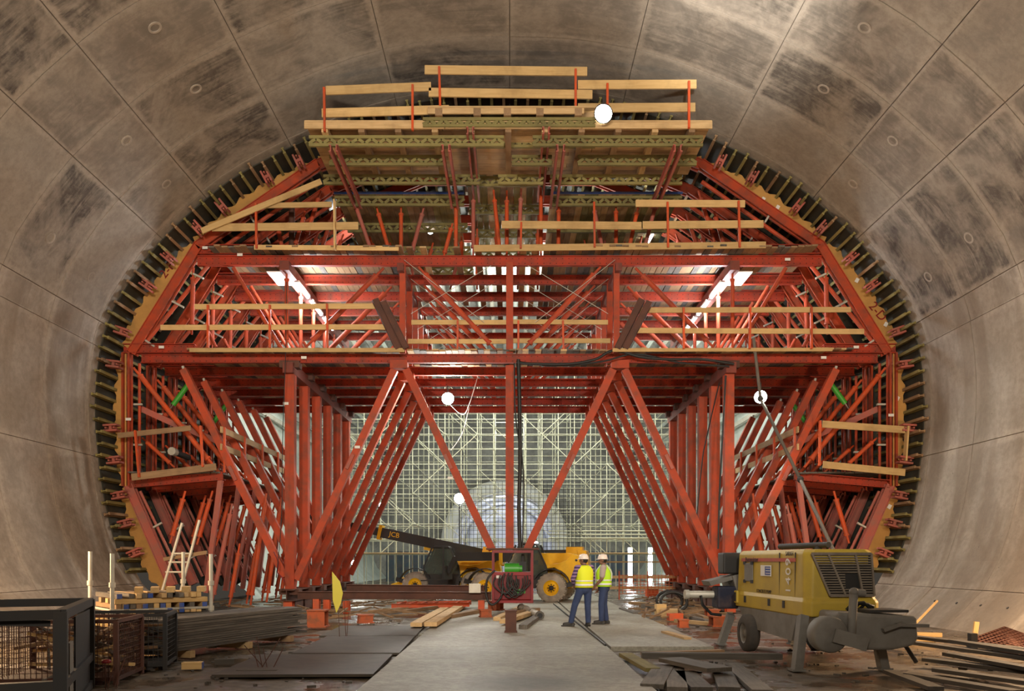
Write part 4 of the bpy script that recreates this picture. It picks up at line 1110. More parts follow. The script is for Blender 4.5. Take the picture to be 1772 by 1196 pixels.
def telehandler(label, loc, rz, boom_tip, scale=1.0, cdx=0.0):
    t = thing('telehandler', label, 'construction vehicle', loc, rz, group='yellow telehandlers'); t.scale = (scale,) * 3
    # heading is -X; width along Y, near (cab) side at -Y
    for x in (-1.45, 1.35):
        for y in (-0.98, 0.98):
            wheel(t, (x, y, 0.62), 0.62, 0.42, -1 if y < 0 else 1)
    side([(-2.2, 0.55), (2.1, 0.6), (2.1, 0.95), (-2.2, 0.95)], -0.55, 0.55, 'chassis', YELLOW, t)
    side([(-1.9, 0.55), (-2.75, 0.45), (-2.75, 0.62), (-1.9, 0.9)], -0.5, 0.5, 'front_axle_nose', YELLOW, t)
    # rear body: engine cover with the swept counterweight cheek
    side([(0.2, 0.85), (0.75, 0.95), (0.78, 1.15), (1.0, 1.4), (1.45, 1.45), (1.85, 1.2), (2.0, 0.8), (2.55, 0.78), (2.62, 1.2), (2.5, 1.9), (2.2, 2.0), (1.95, 1.75), (1.6, 1.62), (1.1, 1.55), (0.5, 1.58), (0.2, 1.5)], -0.95, -0.6, 'side_cheek', YELLOW, t)
    side([(0.2, 0.9), (2.5, 0.8), (2.6, 1.3), (2.45, 1.95), (1.9, 2.05), (0.4, 2.05)], -0.6, 0.1, 'engine_cover', YELLOW, t)
    side([(2.35, 1.5), (2.7, 1.5), (2.6, 2.15), (2.2, 2.2)], 0.05, 0.75, 'boom_tower', YELLOW, t)
    mb = MB(); 
    for (x, z) in ((2.35, 1.75), (2.35, 1.05), (1.75, 1.25)): mb.tube((x, -0.975, z), (x, -0.94, z), 0.05, 12)
    mb.build('pivot_caps', DKSTEEL, t)
    mb = MB()
    for k in range(11):
        a0 = math.pi * (0.02 + 0.9 * k / 11); a1 = math.pi * (0.02 + 0.9 * (k + 1) / 11); r = 0.78
        mb.bar((1.35 + r * math.cos(a0), -1.0, 0.62 + r * math.sin(a0)), (1.35 + r * math.cos(a1), -1.0, 0.62 + r * math.sin(a1)), 0.42, 0.035)
    mb.build('rear_mudguard', DKSTEEL, t)
    mb = MB()
    for k in range(11):
        a0 = math.pi * (0.05 + 0.9 * k / 11); a1 = math.pi * (0.05 + 0.9 * (k + 1) / 11); r = 0.78
        mb.bar((-1.45 + r * math.cos(a0), -1.0, 0.62 + r * math.sin(a0)), (-1.45 + r * math.cos(a1), -1.0, 0.62 + r * math.sin(a1)), 0.42, 0.035)
    mb.build('front_mudguard', DKSTEEL, t)
    # cab
    t0_ = set(t.children)
    cab = [(-0.95, 0.7), (0.62, 0.7), (0.70, 1.25), (0.62, 1.45), (0.28, 2.32), (0.1, 2.42), (-0.55, 2.42), (-0.72, 2.3), (-1.08, 1.5)]
    side([(-0.95, 0.6), (0.62, 0.6), (0.68, 1.12), (-1.0, 1.12)], -1.0, -0.12, 'cab_lower', DKSTEEL, t)
    side([(-0.62, 2.36), (0.2, 2.36), (0.1, 2.46), (-0.52, 2.46)], -1.0, -0.12, 'cab_roof', DKSTEEL, t)
    for y in (-0.98, -0.14):
        pillar = MB()
        for a, b in (((-1.02, 1.1), (-1.05, 1.5)), ((-1.05, 1.5), (-0.66, 2.38)), ((0.66, 1.1), (0.60, 1.5)), ((0.60, 1.5), (0.2, 2.38)), ((-0.1, 1.1), (-0.12, 2.38))):
            pillar.bar((a[0], y, a[1]), (b[0], y, b[1]), 0.07, 0.07)
        pillar.build('cab_frame', BLACK, t)
    for y in (-0.97, -0.15):
        mb = MB().prism([(-0.98, 1.12), (0.62, 1.12), (0.56, 1.5), (0.2, 2.34), (-0.6, 2.34), (-1.0, 1.5)], lambda a, b, q: (a, q, b), y, y + 0.012); mb.build('cab_glass', GLASS, t)
    mb = MB(); mb.box((-0.15, -0.55, 1.1), (0.5, 0.5, 0.14)); mb.box((0.12, -0.55, 1.45), (0.14, 0.48, 0.6)); mb.build('seat', BLACK, t)
    mb = MB(); mb.bar((-0.75, -0.55, 1.0), (-0.55, -0.55, 1.4), 0.06); mb.lathe([(0.16, -0.015), (0.19, 0), (0.16, 0.015)], (-0.55, -0.55, 1.42), 'Z', 16); mb.build('steering_wheel', BLACK, t)
    for o in t.children:
        if o not in t0_: o.location.x += cdx
    # boom, on the far side of the cab, pivoted at the rear
    a = Vector((2.3, 0.42, 1.95)); b = Vector((boom_tip[0], 0.42, boom_tip[1])); d = b - a
    bar('boom', a, a + d * 0.62, 0.42, 0.5, DKSTEEL, t); bar('inner_boom', a + d * 0.55, b, 0.32, 0.38, BLACK, t)
    c = a + d * 0.62; M = frame3(d)
    MB().box(c, (0.16, 0.54, 0.72), M=M).build('boom_clamp', YELLOW, t)
    MB().box(a + d * 0.04, (0.7, 0.5, 0.72), M=M).build('boom_pivot_bracket', YELLOW, t)
    MB().box(a + d * 0.30 + Vector((0, 0, -0.3)), (1.6, 0.3, 0.2), M=M).build('boom_lower_plate', YELLOW, t)
    q = frame3(d).to_euler()
    tx = text('lettering', 'JCB', 0.34, YELLOW, t, c - d.normalized() * 0.75 + Vector((0, -0.225, 0.02)), (0, 0, 0))
    sgn = Matrix.Rotation(math.atan2(-d.z, -d.x) * -1, 3, 'Y')
    tx.rotation_euler = (sgn @ Matrix.Rotation(R(90), 3, 'X')).to_euler()
    h = boom_tip
    mb = MB(); mb.bar(b, b + Vector((-0.35, 0, -0.7)), 0.3, 0.2); mb.box(b + Vector((-0.4, 0, -0.7)), (0.1, 1.1, 0.6)); mb.build('fork_carriage', DKSTEEL, t)
    mb = MB(); mb.bar(b + Vector((-0.45, -0.35, -1.0)), b + Vector((-1.5, -0.35, -1.05)), 0.12, 0.05); mb.bar(b + Vector((-0.45, 0.35, -1.0)), b + Vector((-1.5, 0.35, -1.05)), 0.12, 0.05); mb.build('forks', DKSTEEL, t)
    mb = MB(); mb.tube((-0.8, 0.35, 1.0), a + d * 0.32 + Vector((0, -0.1, -0.2)), 0.08, 10); mb.build('lift_ram', CHROME, t)
    return t
telehandler('near yellow telehandler, its rear half showing between the power pack and the workers', (0.62, 32.6, 0.0), R(-14), (-3.2, 1.9), 0.95, 0.5)
telehandler('farther yellow telehandler with black boom raised to the left, behind the left raking braces', (-2.75, 36.6, 0.0), R(-4), (-7.0, 3.9), 0.93)

# ------------------------------------------------------------------ workers
SKINC = plain('brown_skin', (0.20, 0.10, 0.06), 0.6)
JEANS = paint('blue_jeans', (0.035, 0.055, 0.13), (0.02, 0.03, 0.07), 0.6, 0.85, vary=0.0)
VESTY = plain('yellow_high_visibility_fabric', (0.72, 0.80, 0.02), 0.7)
VESTG = plain('green_yellow_high_visibility_fabric', (0.45, 0.78, 0.02), 0.7)
SILVER = plain('silver_reflective_tape', (0.78, 0.80, 0.80), 0.35)
HELM = plain('white_helmet_plastic', (0.80, 0.72, 0.66), 0.35)
BOOT = plain('black_boot_leather', (0.02, 0.018, 0.016), 0.6)
SHIRTG = plain('grey_beige_shirt', (0.40, 0.33, 0.31), 0.85)
HAIR = plain('black_hair', (0.012, 0.01, 0.01), 0.8)
def stripes():
    m, nt, b = newmat('purple_striped_shirt')
    g = N(nt, 'ShaderNodeTexCoord'); sp = N(nt, 'ShaderNodeSeparateXYZ'); L(nt, g.outputs['Object'], sp.inputs[0])
    f = mth(nt, 'GREATER_THAN', mth(nt, 'FRACT', mth(nt, 'MULTIPLY', sp.outputs[2], 12)), 0.5)
    L(nt, mixc(nt, f, (0.045, 0.025, 0.10), (0.26, 0.16, 0.30)), b.inputs['Base Color']); b.inputs['Roughness'].default_value = 0.85
    return m
STRIPE = stripes()
def remesh(o, vox, smooth=4):
    m = o.modifiers.new('remesh', 'REMESH'); m.mode = 'VOXEL'; m.voxel_size = vox; m.use_smooth_shade = True
    s = o.modifiers.new('smooth', 'SMOOTH'); s.factor = 0.5; s.iterations = smooth
    return o
def person(label, loc, rz, J, vest, shirt, long_sleeves, head_yaw):
    """J: joints in the person's own space, +Y is the way the chest faces"""
    t = thing('person', label, 'person', loc, rz)
    V = Vector
    hd = J['head']; MH = Matrix.Rotation(head_yaw, 3, 'Z')
    mb = MB()
    mb.caps(J['pelvis'], J['chest'], 0.135, 0.15); mb.caps(J['chest'], J['neck'], 0.12, 0.055); mb.caps(J['neck'], hd, 0.055, 0.055)
    mb.caps(J['shL'], J['shR'], 0.07, 0.07)
    for s in 'LR':
        mb.caps(J['hip' + s], J['knee' + s], 0.085, 0.06); mb.caps(J['knee' + s], J['ank' + s], 0.058, 0.042)
        mb.caps(J['sh' + s], J['elb' + s], 0.055, 0.043); mb.caps(J['elb' + s], J['wr' + s], 0.042, 0.03)
        toe = J['toe' + s]; mb.caps(J['ank' + s] + V((0, 0, -0.03)), toe, 0.04, 0.032)
        # hand: palm, four unequal bent fingers and a side thumb
        wr = J['wr' + s]; d = (wr - J['elb' + s]).normalized(); curl = J['curl' + s]; sx = (d.cross(curl)).normalized()
        palm = wr + d * 0.075
        mb.caps(wr, palm, 0.03, 0.034); mb.ball(wr + d * 0.05 + sx * 0.02, (0.022,) * 3); mb.ball(wr + d * 0.06 - sx * 0.02, (0.022,) * 3)
        for k, ln in enumerate((0.07, 0.085, 0.078, 0.058)):
            b0 = palm + sx * (0.033 - 0.022 * k) + d * 0.012; b1 = b0 + (d * 0.85 + curl * 0.5).normalized() * ln * 0.55; b2 = b1 + (d * 0.35 + curl).normalized() * ln * 0.5
            mb.caps(b0, b1, 0.0105, 0.0095); mb.caps(b1, b2, 0.0095, 0.008)
        t0 = wr + d * 0.03 + sx * 0.034; t1 = t0 + (d * 0.6 + sx * 0.6 + curl * 0.3).normalized() * 0.045; t2 = t1 + (d * 0.8 + curl * 0.6).normalized() * 0.032
        mb.caps(t0, t1, 0.013, 0.011); mb.caps(t1, t2, 0.011, 0.009)
    def H(x, y, z): return hd + MH @ V((x, y, z))
    mb.ball(hd + V((0, 0, 0.02)), (0.076, 0.095, 0.105), M=MH); mb.ball(H(0, 0.035, -0.05), (0.055, 0.06, 0.06), M=MH)
    mb.caps(H(0, 0.092, 0.01), H(0, 0.112, -0.022), 0.009, 0.016)
    for s in (-1, 1):
        mb.ball(H(s * 0.078, -0.005, -0.005), (0.012, 0.022, 0.034), M=MH)
        mb.ball(H(s * 0.032, 0.082, 0.03), (0.024, 0.014, 0.009), M=MH)
    mb.ball(H(0, 0.088, -0.052), (0.028, 0.012, 0.009), M=MH)
    body = remesh(mb.build('body', SKINC, t, (0, 0, 0)), 0.0075, 3)
    for s in (-1, 1):
        mb = MB().ball(H(s * 0.032, 0.088, 0.014), 0.011); mb.build('eye', HAIR, t)
    mb = MB(); mb.ball(H(0, -0.02, 0.02), (0.083, 0.088, 0.10), 16, 10, M=MH); mb.build('hair', HAIR, t)
    # helmet with brim and ridge
    mb = MB(); prof_ = [(0.001, 0.148), (0.05, 0.143), (0.085, 0.122), (0.105, 0.088), (0.112, 0.048), (0.114, 0.03), (0.125, 0.026), (0.122, 0.020), (0.106, 0.022)]
    mb.lathe(prof_, (0, 0, 0), 'Z', 24); mb.v = [V((v.x * 0.92, v.y * 1.12, v.z)) for v in mb.v]
    brim = MB(); vs = []
    for q in range(13):
        a = math.pi * (0.15 + 0.7 * q / 12); vs += [V((0.105 * math.cos(a), 0.115 * math.sin(a) , 0.035)), V((0.118 * math.cos(a), 0.185 * math.sin(a), 0.02)), V((0.118 * math.cos(a), 0.185 * math.sin(a), 0.012)), V((0.105 * math.cos(a), 0.115 * math.sin(a), 0.022))]
    mb.add(vs, [(a * 4 + c, a * 4 + (c + 1) % 4, a * 4 + 4 + (c + 1) % 4, a * 4 + 4 + c) for a in range(12) for c in range(4)], True)
    mb.bar((0, -0.1, 0.125), (0, 0.1, 0.125), 0.03, 0.03); mb.bar((0, -0.04, 0.143), (0, 0.04, 0.143), 0.03, 0.02)
    mb.v = [hd + MH @ (v + V((0, 0, 0.012))) for v in mb.v]
    mb.build('helmet', HELM, t)
    # clothes
    mb = MB(); mb.caps(J['pelvis'] + V((0, 0, -0.02)), J['pelvis'] + V((0, 0, 0.1)), 0.155, 0.15)
    for s in 'LR':
        mb.caps(J['hip' + s], J['knee' + s], 0.107, 0.08); mb.caps(J['knee' + s], J['ank' + s] + V((0, 0, 0.01)), 0.08, 0.068)
    remesh(mb.build('trousers', JEANS, t, (0, 0, 0)), 0.012)
    mb = MB(); mb.caps(J['pelvis'] + V((0, 0, 0.06)), J['chest'], 0.155, 0.165); mb.caps(J['shL'], J['shR'], 0.088, 0.088); mb.caps(J['chest'], J['neck'] - V((0, 0, 0.03)), 0.13, 0.075)
    for s in 'LR':
        if long_sleeves:
            mb.caps(J['sh' + s], J['elb' + s], 0.078, 0.06); mb.caps(J['elb' + s], J['wr' + s].lerp(J['elb' + s], 0.12), 0.06, 0.046)
        else:
            mb.caps(J['sh' + s], J['sh' + s].lerp(J['elb' + s], 0.72), 0.082, 0.072)
    remesh(mb.build('shirt', shirt, t, (0, 0, 0)), 0.012)
    # vest: loft of rounded rings, open at arms and neck, with silver bands
    pel, ch, nk = J['pelvis'], J['chest'], J['neck']
    lv = [(pel + V((0, 0, 0.0)), 0.205, 0.185), (pel + V((0, 0, 0.12)), 0.195, 0.182), (pel.lerp(ch, 0.6), 0.195, 0.185), (ch + V((0, 0, 0.0)), 0.205, 0.19), (ch + V((0, 0, 0.10)), 0.20, 0.16), (nk + V((0, -0.0, -0.035)), 0.15, 0.11), (nk + V((0, 0, 0.0)), 0.085, 0.085)]
    def ring(c, a, b, n=28):
        return [c + V((a * math.copysign(abs(math.cos(q)) ** 0.8, math.cos(q)), b * math.copysign(abs(math.sin(q)) ** 0.8, math.sin(q)), 0)) for q in [2 * math.pi * k / n for k in range(n)]]
    mb = MB(); vs = []
    for c, a, b in lv: vs += ring(c, a, b)
    n = 28; mb.add(vs, [(i * n + k, i * n + (k + 1) % n, (i + 1) * n + (k + 1) % n, (i + 1) * n + k) for i in range(len(lv) - 1) for k in range(n)], True)
    vo = mb.build('vest', vest, t, (0, 0, 0)); so = vo.modifiers.new('thick', 'SOLIDIFY'); so.thickness = 0.012; so.offset = 1
    def band(f0, f1):
        def at(f):
            i = min(int(f), len(lv) - 2); q = f - i
            return lv[i][0].lerp(lv[i + 1][0], q), lv[i][1] * (1 - q) + lv[i + 1][1] * q + 0.016, lv[i][2] * (1 - q) + lv[i + 1][2] * q + 0.016
        m2 = MB(); m2.add(ring(*at(f0)) + ring(*at(f1)), [(k, (k + 1) % n, n + (k + 1) % n, n + k) for k in range(n)], True)
        o = m2.build('reflective_band', SILVER, vo, (0, 0, 0)); q = o.modifiers.new('thick', 'SOLIDIFY'); q.thickness = 0.004
    band(0.35, 0.75); band(1.35, 1.75)
    for sx in (-1, 1):
        m2 = MB()
        for sy in (-1, 1):
            if not long_sleeves or True:
                pass
            pts = [lv[2][0] + V((sx * 0.10, sy * 0.195, 0)), lv[3][0] + V((sx * 0.115, sy * 0.20, 0)), lv[4][0] + V((sx * 0.12, sy * 0.165, 0.0)), lv[5][0] + V((sx * 0.11, sy * 0.085, 0.035))]
            if vest is VESTY and sy < 0: continue
            for a, b in zip(pts, pts[1:]): m2.bar(a, b, 0.045, 0.012)
        if m2.v: m2.build('reflective_band', SILVER, vo, (0, 0, 0))
    for s in 'LR':
        a, toe = J['ank' + s], J['toe' + s]
        mb = MB(); mb.caps(a + V((0, 0, 0.05)), a + V((0, 0, -0.02)), 0.062, 0.06); mb.caps(a + V((0, 0, -0.035)), toe, 0.055, 0.048)
        hl = a - (toe - a).normalized() * 0.06; mb.ball(V((hl.x, hl.y, 0.045)), 0.045)
        mb.box(V(((a.x + toe.x) / 2, (a.y + toe.y) / 2, 0.015)), ((toe - a).length + 0.16, 0.095, 0.03), M=Matrix.Rotation(math.atan2(toe.y - a.y, toe.x - a.x), 3, 'Z'))
        remesh(mb.build('boot', BOOT, t, (0, 0, 0)), 0.01)
    return t
V = Vector
def joints(footL, footR, toeL, toeR, elbL, wrL, elbR, wrR, curlL, curlR, lean=(0, 0)):
    pel = V((0, 0, 0.95)); lx, ly = lean
    J = dict(pelvis=pel, chest=V((lx * 0.5, ly * 0.5, 1.28)), neck=V((lx, ly, 1.49)), head=V((lx, ly + 0.03, 1.61)))
    J['shL'] = V((lx - 0.185, ly, 1.42)); J['shR'] = V((lx + 0.185, ly, 1.42))
    J['hipL'] = V((-0.095, 0, 0.92)); J['hipR'] = V((0.095, 0, 0.92))
    for s, f, t in (('L', footL, toeL), ('R', footR, toeR)):
        J['ank' + s] = V((f[0], f[1], 0.10)); J['knee' + s] = J['hip' + s].lerp(J['ank' + s], 0.5) + V((t[0], t[1], 0)).normalized() * 0.03
        J['toe' + s] = V((f[0], f[1], 0.05)) + V((t[0], t[1], 0)).normalized() * 0.16
    J['elbL'], J['wrL'], J['elbR'], J['wrR'] = map(V, (elbL, wrL, elbR, wrR)); J['curlL'] = V(curlL).normalized(); J['curlR'] = V(curlR).normalized()
    return J
JA = joints((-0.31, 0.10), (0.10, -0.02), (-0.8, 0.35), (0.25, 0.9), (-0.30, 0.02, 1.16), (-0.20, 0.17, 1.02), (0.27, 0.05, 1.16), (0.16, 0.22, 1.06), (0.6, 0.5, -0.3), (-0.7, 0.4, -0.2))
person('man in yellow high-visibility vest with purple striped sleeves and white helmet, back turned', G(1011, 1084, 0.06), R(22), JA, VESTY, STRIPE, True, R(38))
JB = joints((-0.10, 0.05), (0.11, -0.05), (-0.1, 1), (0.25, 1), (-0.26, 0.03, 1.15), (-0.22, 0.2, 0.97), (0.25, 0.00, 1.15), (0.21, 0.14, 0.90), (0.4, 0.4, -0.5), (-0.5, 0.5, -0.3))
person('man in green-yellow vest with short grey sleeves and white helmet, seen from the side', G(1045, 1080, 0.06), R(78), JB, VESTG, SHIRTG, False, R(5))

# ------------------------------------------------------------------ trailer concrete pump
pr_ = P(1395, 1068, 12.6); pump = thing('concrete_pump', 'dusty yellow trailer concrete pump lettered 1409 with grey drawbar end', 'concrete pump', (pr_.x, 12.6, 0), R(4))
# hood: side outline (y along the machine, z up), small skirt flare at the bottom
bm_ = MB(); hoodw = 1.17; HL = 3.15
prof_h = [(0.0, 0.80), (0.0, 1.04), (0.02, 1.10), (0.10, 1.86), (HL - 0.04, 1.80), (HL, 1.10), (HL + 0.02, 1.04), (HL + 0.02, 0.86)]
def hood_sec(inset):
    return [(0.0 + inset[0], 0)]
# body as stacked cross-sections (plan rectangles with chamfered corners)
def plan(x0, x1, y0, y1, c, z):
    return [Vector(q) for q in ((x0 + c, y0, z), (x1 - c, y0, z), (x1, y0 + c, z), (x1, y1 - c, z), (x1 - c, y1, z), (x0 + c, y1, z), (x0, y1 - c, z), (x0, y0 + c, z))]
lv = [plan(-0.03, hoodw + 0.03, -0.05, HL + 0.03, 0.10, 0.80), plan(-0.03, hoodw + 0.03, -0.05, HL + 0.03, 0.10, 1.03), plan(0.0, hoodw, 0.0, HL, 0.10, 1.09), plan(0.02, hoodw - 0.02, 0.04, HL - 0.02, 0.12, 1.80), plan(0.07, hoodw - 0.07, 0.10, HL - 0.08, 0.12, 1.86)]
vs = [v for l in lv for v in l]
bm_.add(vs, [(i * 8 + k, i * 8 + (k + 1) % 8, i * 8 + 8 + (k + 1) % 8, i * 8 + 8 + k) for i in range(4) for k in range(8)] + [tuple(range(32, 40)), tuple(range(7, -1, -1))])
hood = bev(bm_.build('hood', PUMPY, pump), 0.025, 3)
hl = hood.location
def onhood(mb, name, mat, bevel=0): 
    mb.v = [v - hl for v in mb.v]
    return mb.build(name, mat, hood, bevel=bevel)
for y in (1.05, 0.42): onhood(MB().box((0.010, y, 1.36), (0.02, 0.008, 0.90)), 'panel_seam', DKSTEEL)
onhood(MB().box((0.003, 1.62, 1.69), (0.012, 2.42, 0.06)), 'red_stripe', paint('faded_red_stripe', (0.45, 0.08, 0.045), vary=0))
onhood(MB().box((-0.002, 2.45, 1.46), (0.02, 0.42, 0.34)), 'hatch', PUMPG, 0.01)
mb = MB()
for dy in (-0.18, 0.18):
    for dz in (-0.17, 0.17): mb.box((-0.012, 2.45 + dy, 1.46 + dz), (0.04, 0.06, 0.06))
onhood(mb, 'hatch_latches', DKSTEEL)
onhood(MB().box((-0.004, 1.62, 1.50), (0.012, 0.46, 0.19)), 'plate_sign', WHITEP)
onhood(MB().box((-0.011, 1.52, 1.50), (0.006, 0.24, 0.15)), 'plate_sign_panel', NAVY)
mb = MB()
for k in range(3): mb.box((-0.015, 1.5, 1.455 + 0.045 * k), (0.003, 0.2, 0.012))
onhood(mb, 'plate_sign_lines', WHITEP)
for y in (2.55, 1.4, 0.78): onhood(MB().box((-0.035, y, 0.955), (0.02, 0.08, 0.12)), 'flap_latch', DKSTEEL)
onhood(MB().box((-0.045, 2.98, 0.98), (0.05, 0.16, 0.24)), 'tail_light_frame', PUMPY, 0.02)
onhood(MB().box((-0.065, 2.98, 0.98), (0.03, 0.09, 0.17)), 'tail_light', DKSTEEL)
RT = (R(90), 0, R(-90))
DKTXT = plain('dark_print', (0.03, 0.015, 0.012), 0.6); WTXT = plain('white_print', (0.72, 0.70, 0.66), 0.6)
def ptext(body, size, mat, y, z, rot=RT, x=-0.008):
    o = text('lettering', body, size, mat, hood, Vector((x, y, z)) - hl, rot, 0.002); return o
ptext('Putzmeister', 0.13, DKTXT, 2.28, 1.69, x=-0.012)
ptext('SARAH', 0.10, DKTXT, 0.66, 1.79, x=0.012)
ptext('CONCRETE PUMP', 0.085, DKTXT, 1.72, 1.13, x=-0.004)
for k, ch in enumerate('1409'):
    o = ptext(ch, 0.27, WTXT, 0.66, 1.19 + k * 0.155, x=-0.006)
    o.rotation_euler = (Matrix.Rotation(R(-90), 3, 'Z') @ Matrix.Rotation(R(90), 3, 'X') @ Matrix.Rotation(R(90), 3, 'Z')).to_euler()
# slatted radiator grille on the near end, an opening torn in it
gr = [(0.10, 1.79), (1.06, 1.79), (1.08, 1.13), (0.37, 1.13)]
def gxy(z, side_):
    f = (z - 1.13) / 0.66
    return (0.37 - 0.27 * f) if side_ == 0 else (1.08 - 0.02 * f)
def gy(z): return -0.012 + 0.055 * (z - 1.09) / 0.7
mb = MB().prism([(a, b) for a, b in gr], lambda a, b, t: (a, gy(b) + t, b), 0.0, 0.01); onhood(mb, 'grille_back', BLACK)
DUSTY = paint('dust_caked_grille', (0.20, 0.17, 0.135), (0.09, 0.07, 0.055), 0.7, 0.8, scale=5, vary=0.2)
n_s = 17
for k in range(n_s):
    z = 1.15 + 0.62 * k / (n_s - 1); a, b = gxy(z, 0) + 0.02, gxy(z, 1) - 0.02
    runs = [(a, 0.62), (0.88, b)] if 3 <= k <= 8 else [(a, b)]
    for q in runs:
        onhood(MB().box(((q[0] + q[1]) / 2, gy(z) - 0.015, z), (q[1] - q[0], 0.03, 0.018)), 'grille_slat', DUSTY)
mb = MB()
for (p, q) in ((gr[0], gr[1]), (gr[1], gr[2]), (gr[2], gr[3]), (gr[3], gr[0]), ((0.36, 1.79), (0.62, 1.13)), ((0.80, 1.79), (0.90, 1.13))):
    mb.bar((p[0], gy(p[1]) - 0.022, p[1]), (q[0], gy(q[1]) - 0.022, q[1]), 0.03, 0.035)
onhood(mb, 'grille_frame', DUSTY)
# chassis, axle, wheels
bev(MB().box((0.58, 1.55, 0.66), (0.95, 3.1, 0.34)).build('chassis', PUMPG, pump), 0.03)
mb = MB().prism([(0.3, 0.80), (2.9, 0.80), (2.6, 0.45), (0.5, 0.38)], lambda a, b, t: (t, a, b), -0.02, 0.03); mb.build('side_skirt', PUMPG, pump)
for x in (-0.06, 1.24):
    c = (x, 2.3, 0.345)
    mb = MB(); r, w_ = 0.345, 0.11
    mb.lathe([(r * 0.55, -w_), (r * 0.85, -w_), (r * 0.98, -w_ * 0.7), (r, 0), (r * 0.98, w_ * 0.7), (r * 0.85, w_), (r * 0.55, w_)], c, 'X', 36)
    ty = mb.build('tyre', TYRED, pump)
    mb = MB(); s = -1 if x < 0.5 else 1
    mb.lathe([(r * 0.56, s * w_ * 0.9), (r * 0.50, s * w_ * 0.8), (r * 0.46, s * w_ * 0.2), (r * 0.22, s * w_ * 0.3), (r * 0.2, s * w_ * 0.8), (0.001, s * w_ * 0.8)], c, 'X', 24); mb.build('wheel_rim', PUMPG, pump)
# near legs, far leg
for nm, a, b in (('support_leg', (-0.06, -0.02, 0.82), (-0.26, -0.25, 0.0)), ('support_leg', (1.0, -0.3, 0.45), (1.13, -0.22, 0.0)), ('support_leg', (-0.02, 3.35, 0.62), (-0.16, 3.55, 0.0)), ('support_leg', (1.15, 3.35, 0.62), (1.3, 3.5, 0.0))):
    lg = bar(nm, a, b, 0.13, 0.15, PUMPG, pump)
    mb = MB().box((0, 0, 0), (0.2, 0.2, 0.03)); o = mb.build('foot_pad', PUMPG, pump); o.location = Vector(b) + Vector((0, 0, 0.015))
bar('side_leg', (1.32, -0.25, 0.58), (1.72, -0.1, 0.1), 0.07, 0.07, DKSTEEL, pump, 'tube')
# drawbar end: grey tank, drum, jack
tank = [(0.14, 0.93), (1.36, 0.86), (1.38, 0.52), (1.30, 0.42), (1.0, 0.36), (0.62, 0.36), (0.28, 0.5), (0.12, 0.7)]
mb = MB().prism(tank, lambda a, b, t: (a, t, b), -0.75, -0.12); bev(mb.build('drawbar_tank', PUMPG, pump), 0.05, 3)
mb = MB().box((0.95, -0.45, 0.93), (0.6, 0.5, 0.04)); mb.build('tank_lid', DKSTEEL, pump)
mb = MB(); mb.lathe([(0.001, -0.14), (0.24, -0.14), (0.265, -0.11), (0.265, 0.11), (0.24, 0.14), (0.001, 0.14)], (0.0, -0.72, 0.60), 'Y', 32); mb.build('drum', PUMPG, pump)
mb = MB(); mb.bar((0.02, -0.88, 0.60), (0.52, -0.88, 0.46), 0.05, 0.2); mb.bar((0.06, -0.87, 0.68), (0.06, -0.87, 0.52), 0.04, 0.04); mb.build('drum_lever', PUMPG, pump)
mb = MB(); mb.tube((0.30, -0.84, 0.55), (0.34, -0.84, 1.24), 0.06, 14); mb.tube((0.34, -0.84, 1.22), (0.50, -0.84, 1.20), 0.055, 12); mb.ball((0.34, -0.84, 1.22), 0.07); mb.build('jack_post', PUMPG, pump)
mb = MB(); mb.bar((1.0, -0.8, 0.74), (1.5, -0.78, 0.72), 0.07, 0.05); mb.bar((0.8, -0.8, 0.66), (1.1, -0.8, 0.76), 0.08, 0.05); mb.build('handle', PUMPG, pump)
mb = MB()
for k in range(3):
    pts = [Vector((0.55 + 0.1 * k, -0.2, 0.92)), Vector((0.62 + 0.1 * k, -0.25, 1.02)), Vector((0.78 + 0.08 * k, -0.28, 1.04 - 0.03 * k)), Vector((0.92, -0.25, 0.92))]
    mb.path(pts, 0.025, 8)
mb.build('hose', BLACK, pump)
# hopper end
bev(MB().box((0.0, 3.42, 1.62), (0.42, 0.36, 0.42)).build('control_box', BLACK, pump), 0.03)
mb = MB().prism([(-0.45, 1.18), (0.2, 1.36), (0.2, 1.43), (-0.5, 1.27)], lambda a, b, t: (a, t, b), 3.25, 3.75); mb.build('hopper_flap', PUMPG, pump)
bev(MB().prism([(-0.05, 1.38), (1.1, 1.38), (0.9, 0.75), (0.15, 0.75)], lambda a, b, t: (a, t, b), 3.2, 4.0).build('hopper', PUMPG, pump), 0.02)
bev(MB().box((-0.12, 3.42, 0.95), (0.42, 0.4, 0.44)).build('agitator_motor_box', paint('navy_box_paint', (0.018, 0.022, 0.045), vary=0), pump), 0.04)
mb = MB(); mb.tube((-0.85, 3.6, 1.0), (-0.3, 3.5, 1.0), 0.075, 14); mb.tube((-0.88, 3.6, 1.0), (-0.80, 3.6, 1.0), 0.095, 14); mb.build('outlet_pipe', GALV, pump)
mb = MB(); mb.path([Vector((-0.6, 3.45, 0.98)), Vector((-0.58, 3.4, 0.8)), Vector((-0.4, 3.4, 0.62)), Vector((-0.2, 3.4, 0.6))], 0.03, 8); mb.build('hose', BLACK, pump)
mb = MB(); mb.tube((0.45, 2.1, 1.93), (0.72, 0.75, 1.94), 0.05, 12); mb.build('exhaust_hose', DKSTEEL, pump)
MB().box((0.66, 1.0, 1.88), (0.08, 0.1, 0.08)).build('hose_saddle', DKSTEEL, pump)

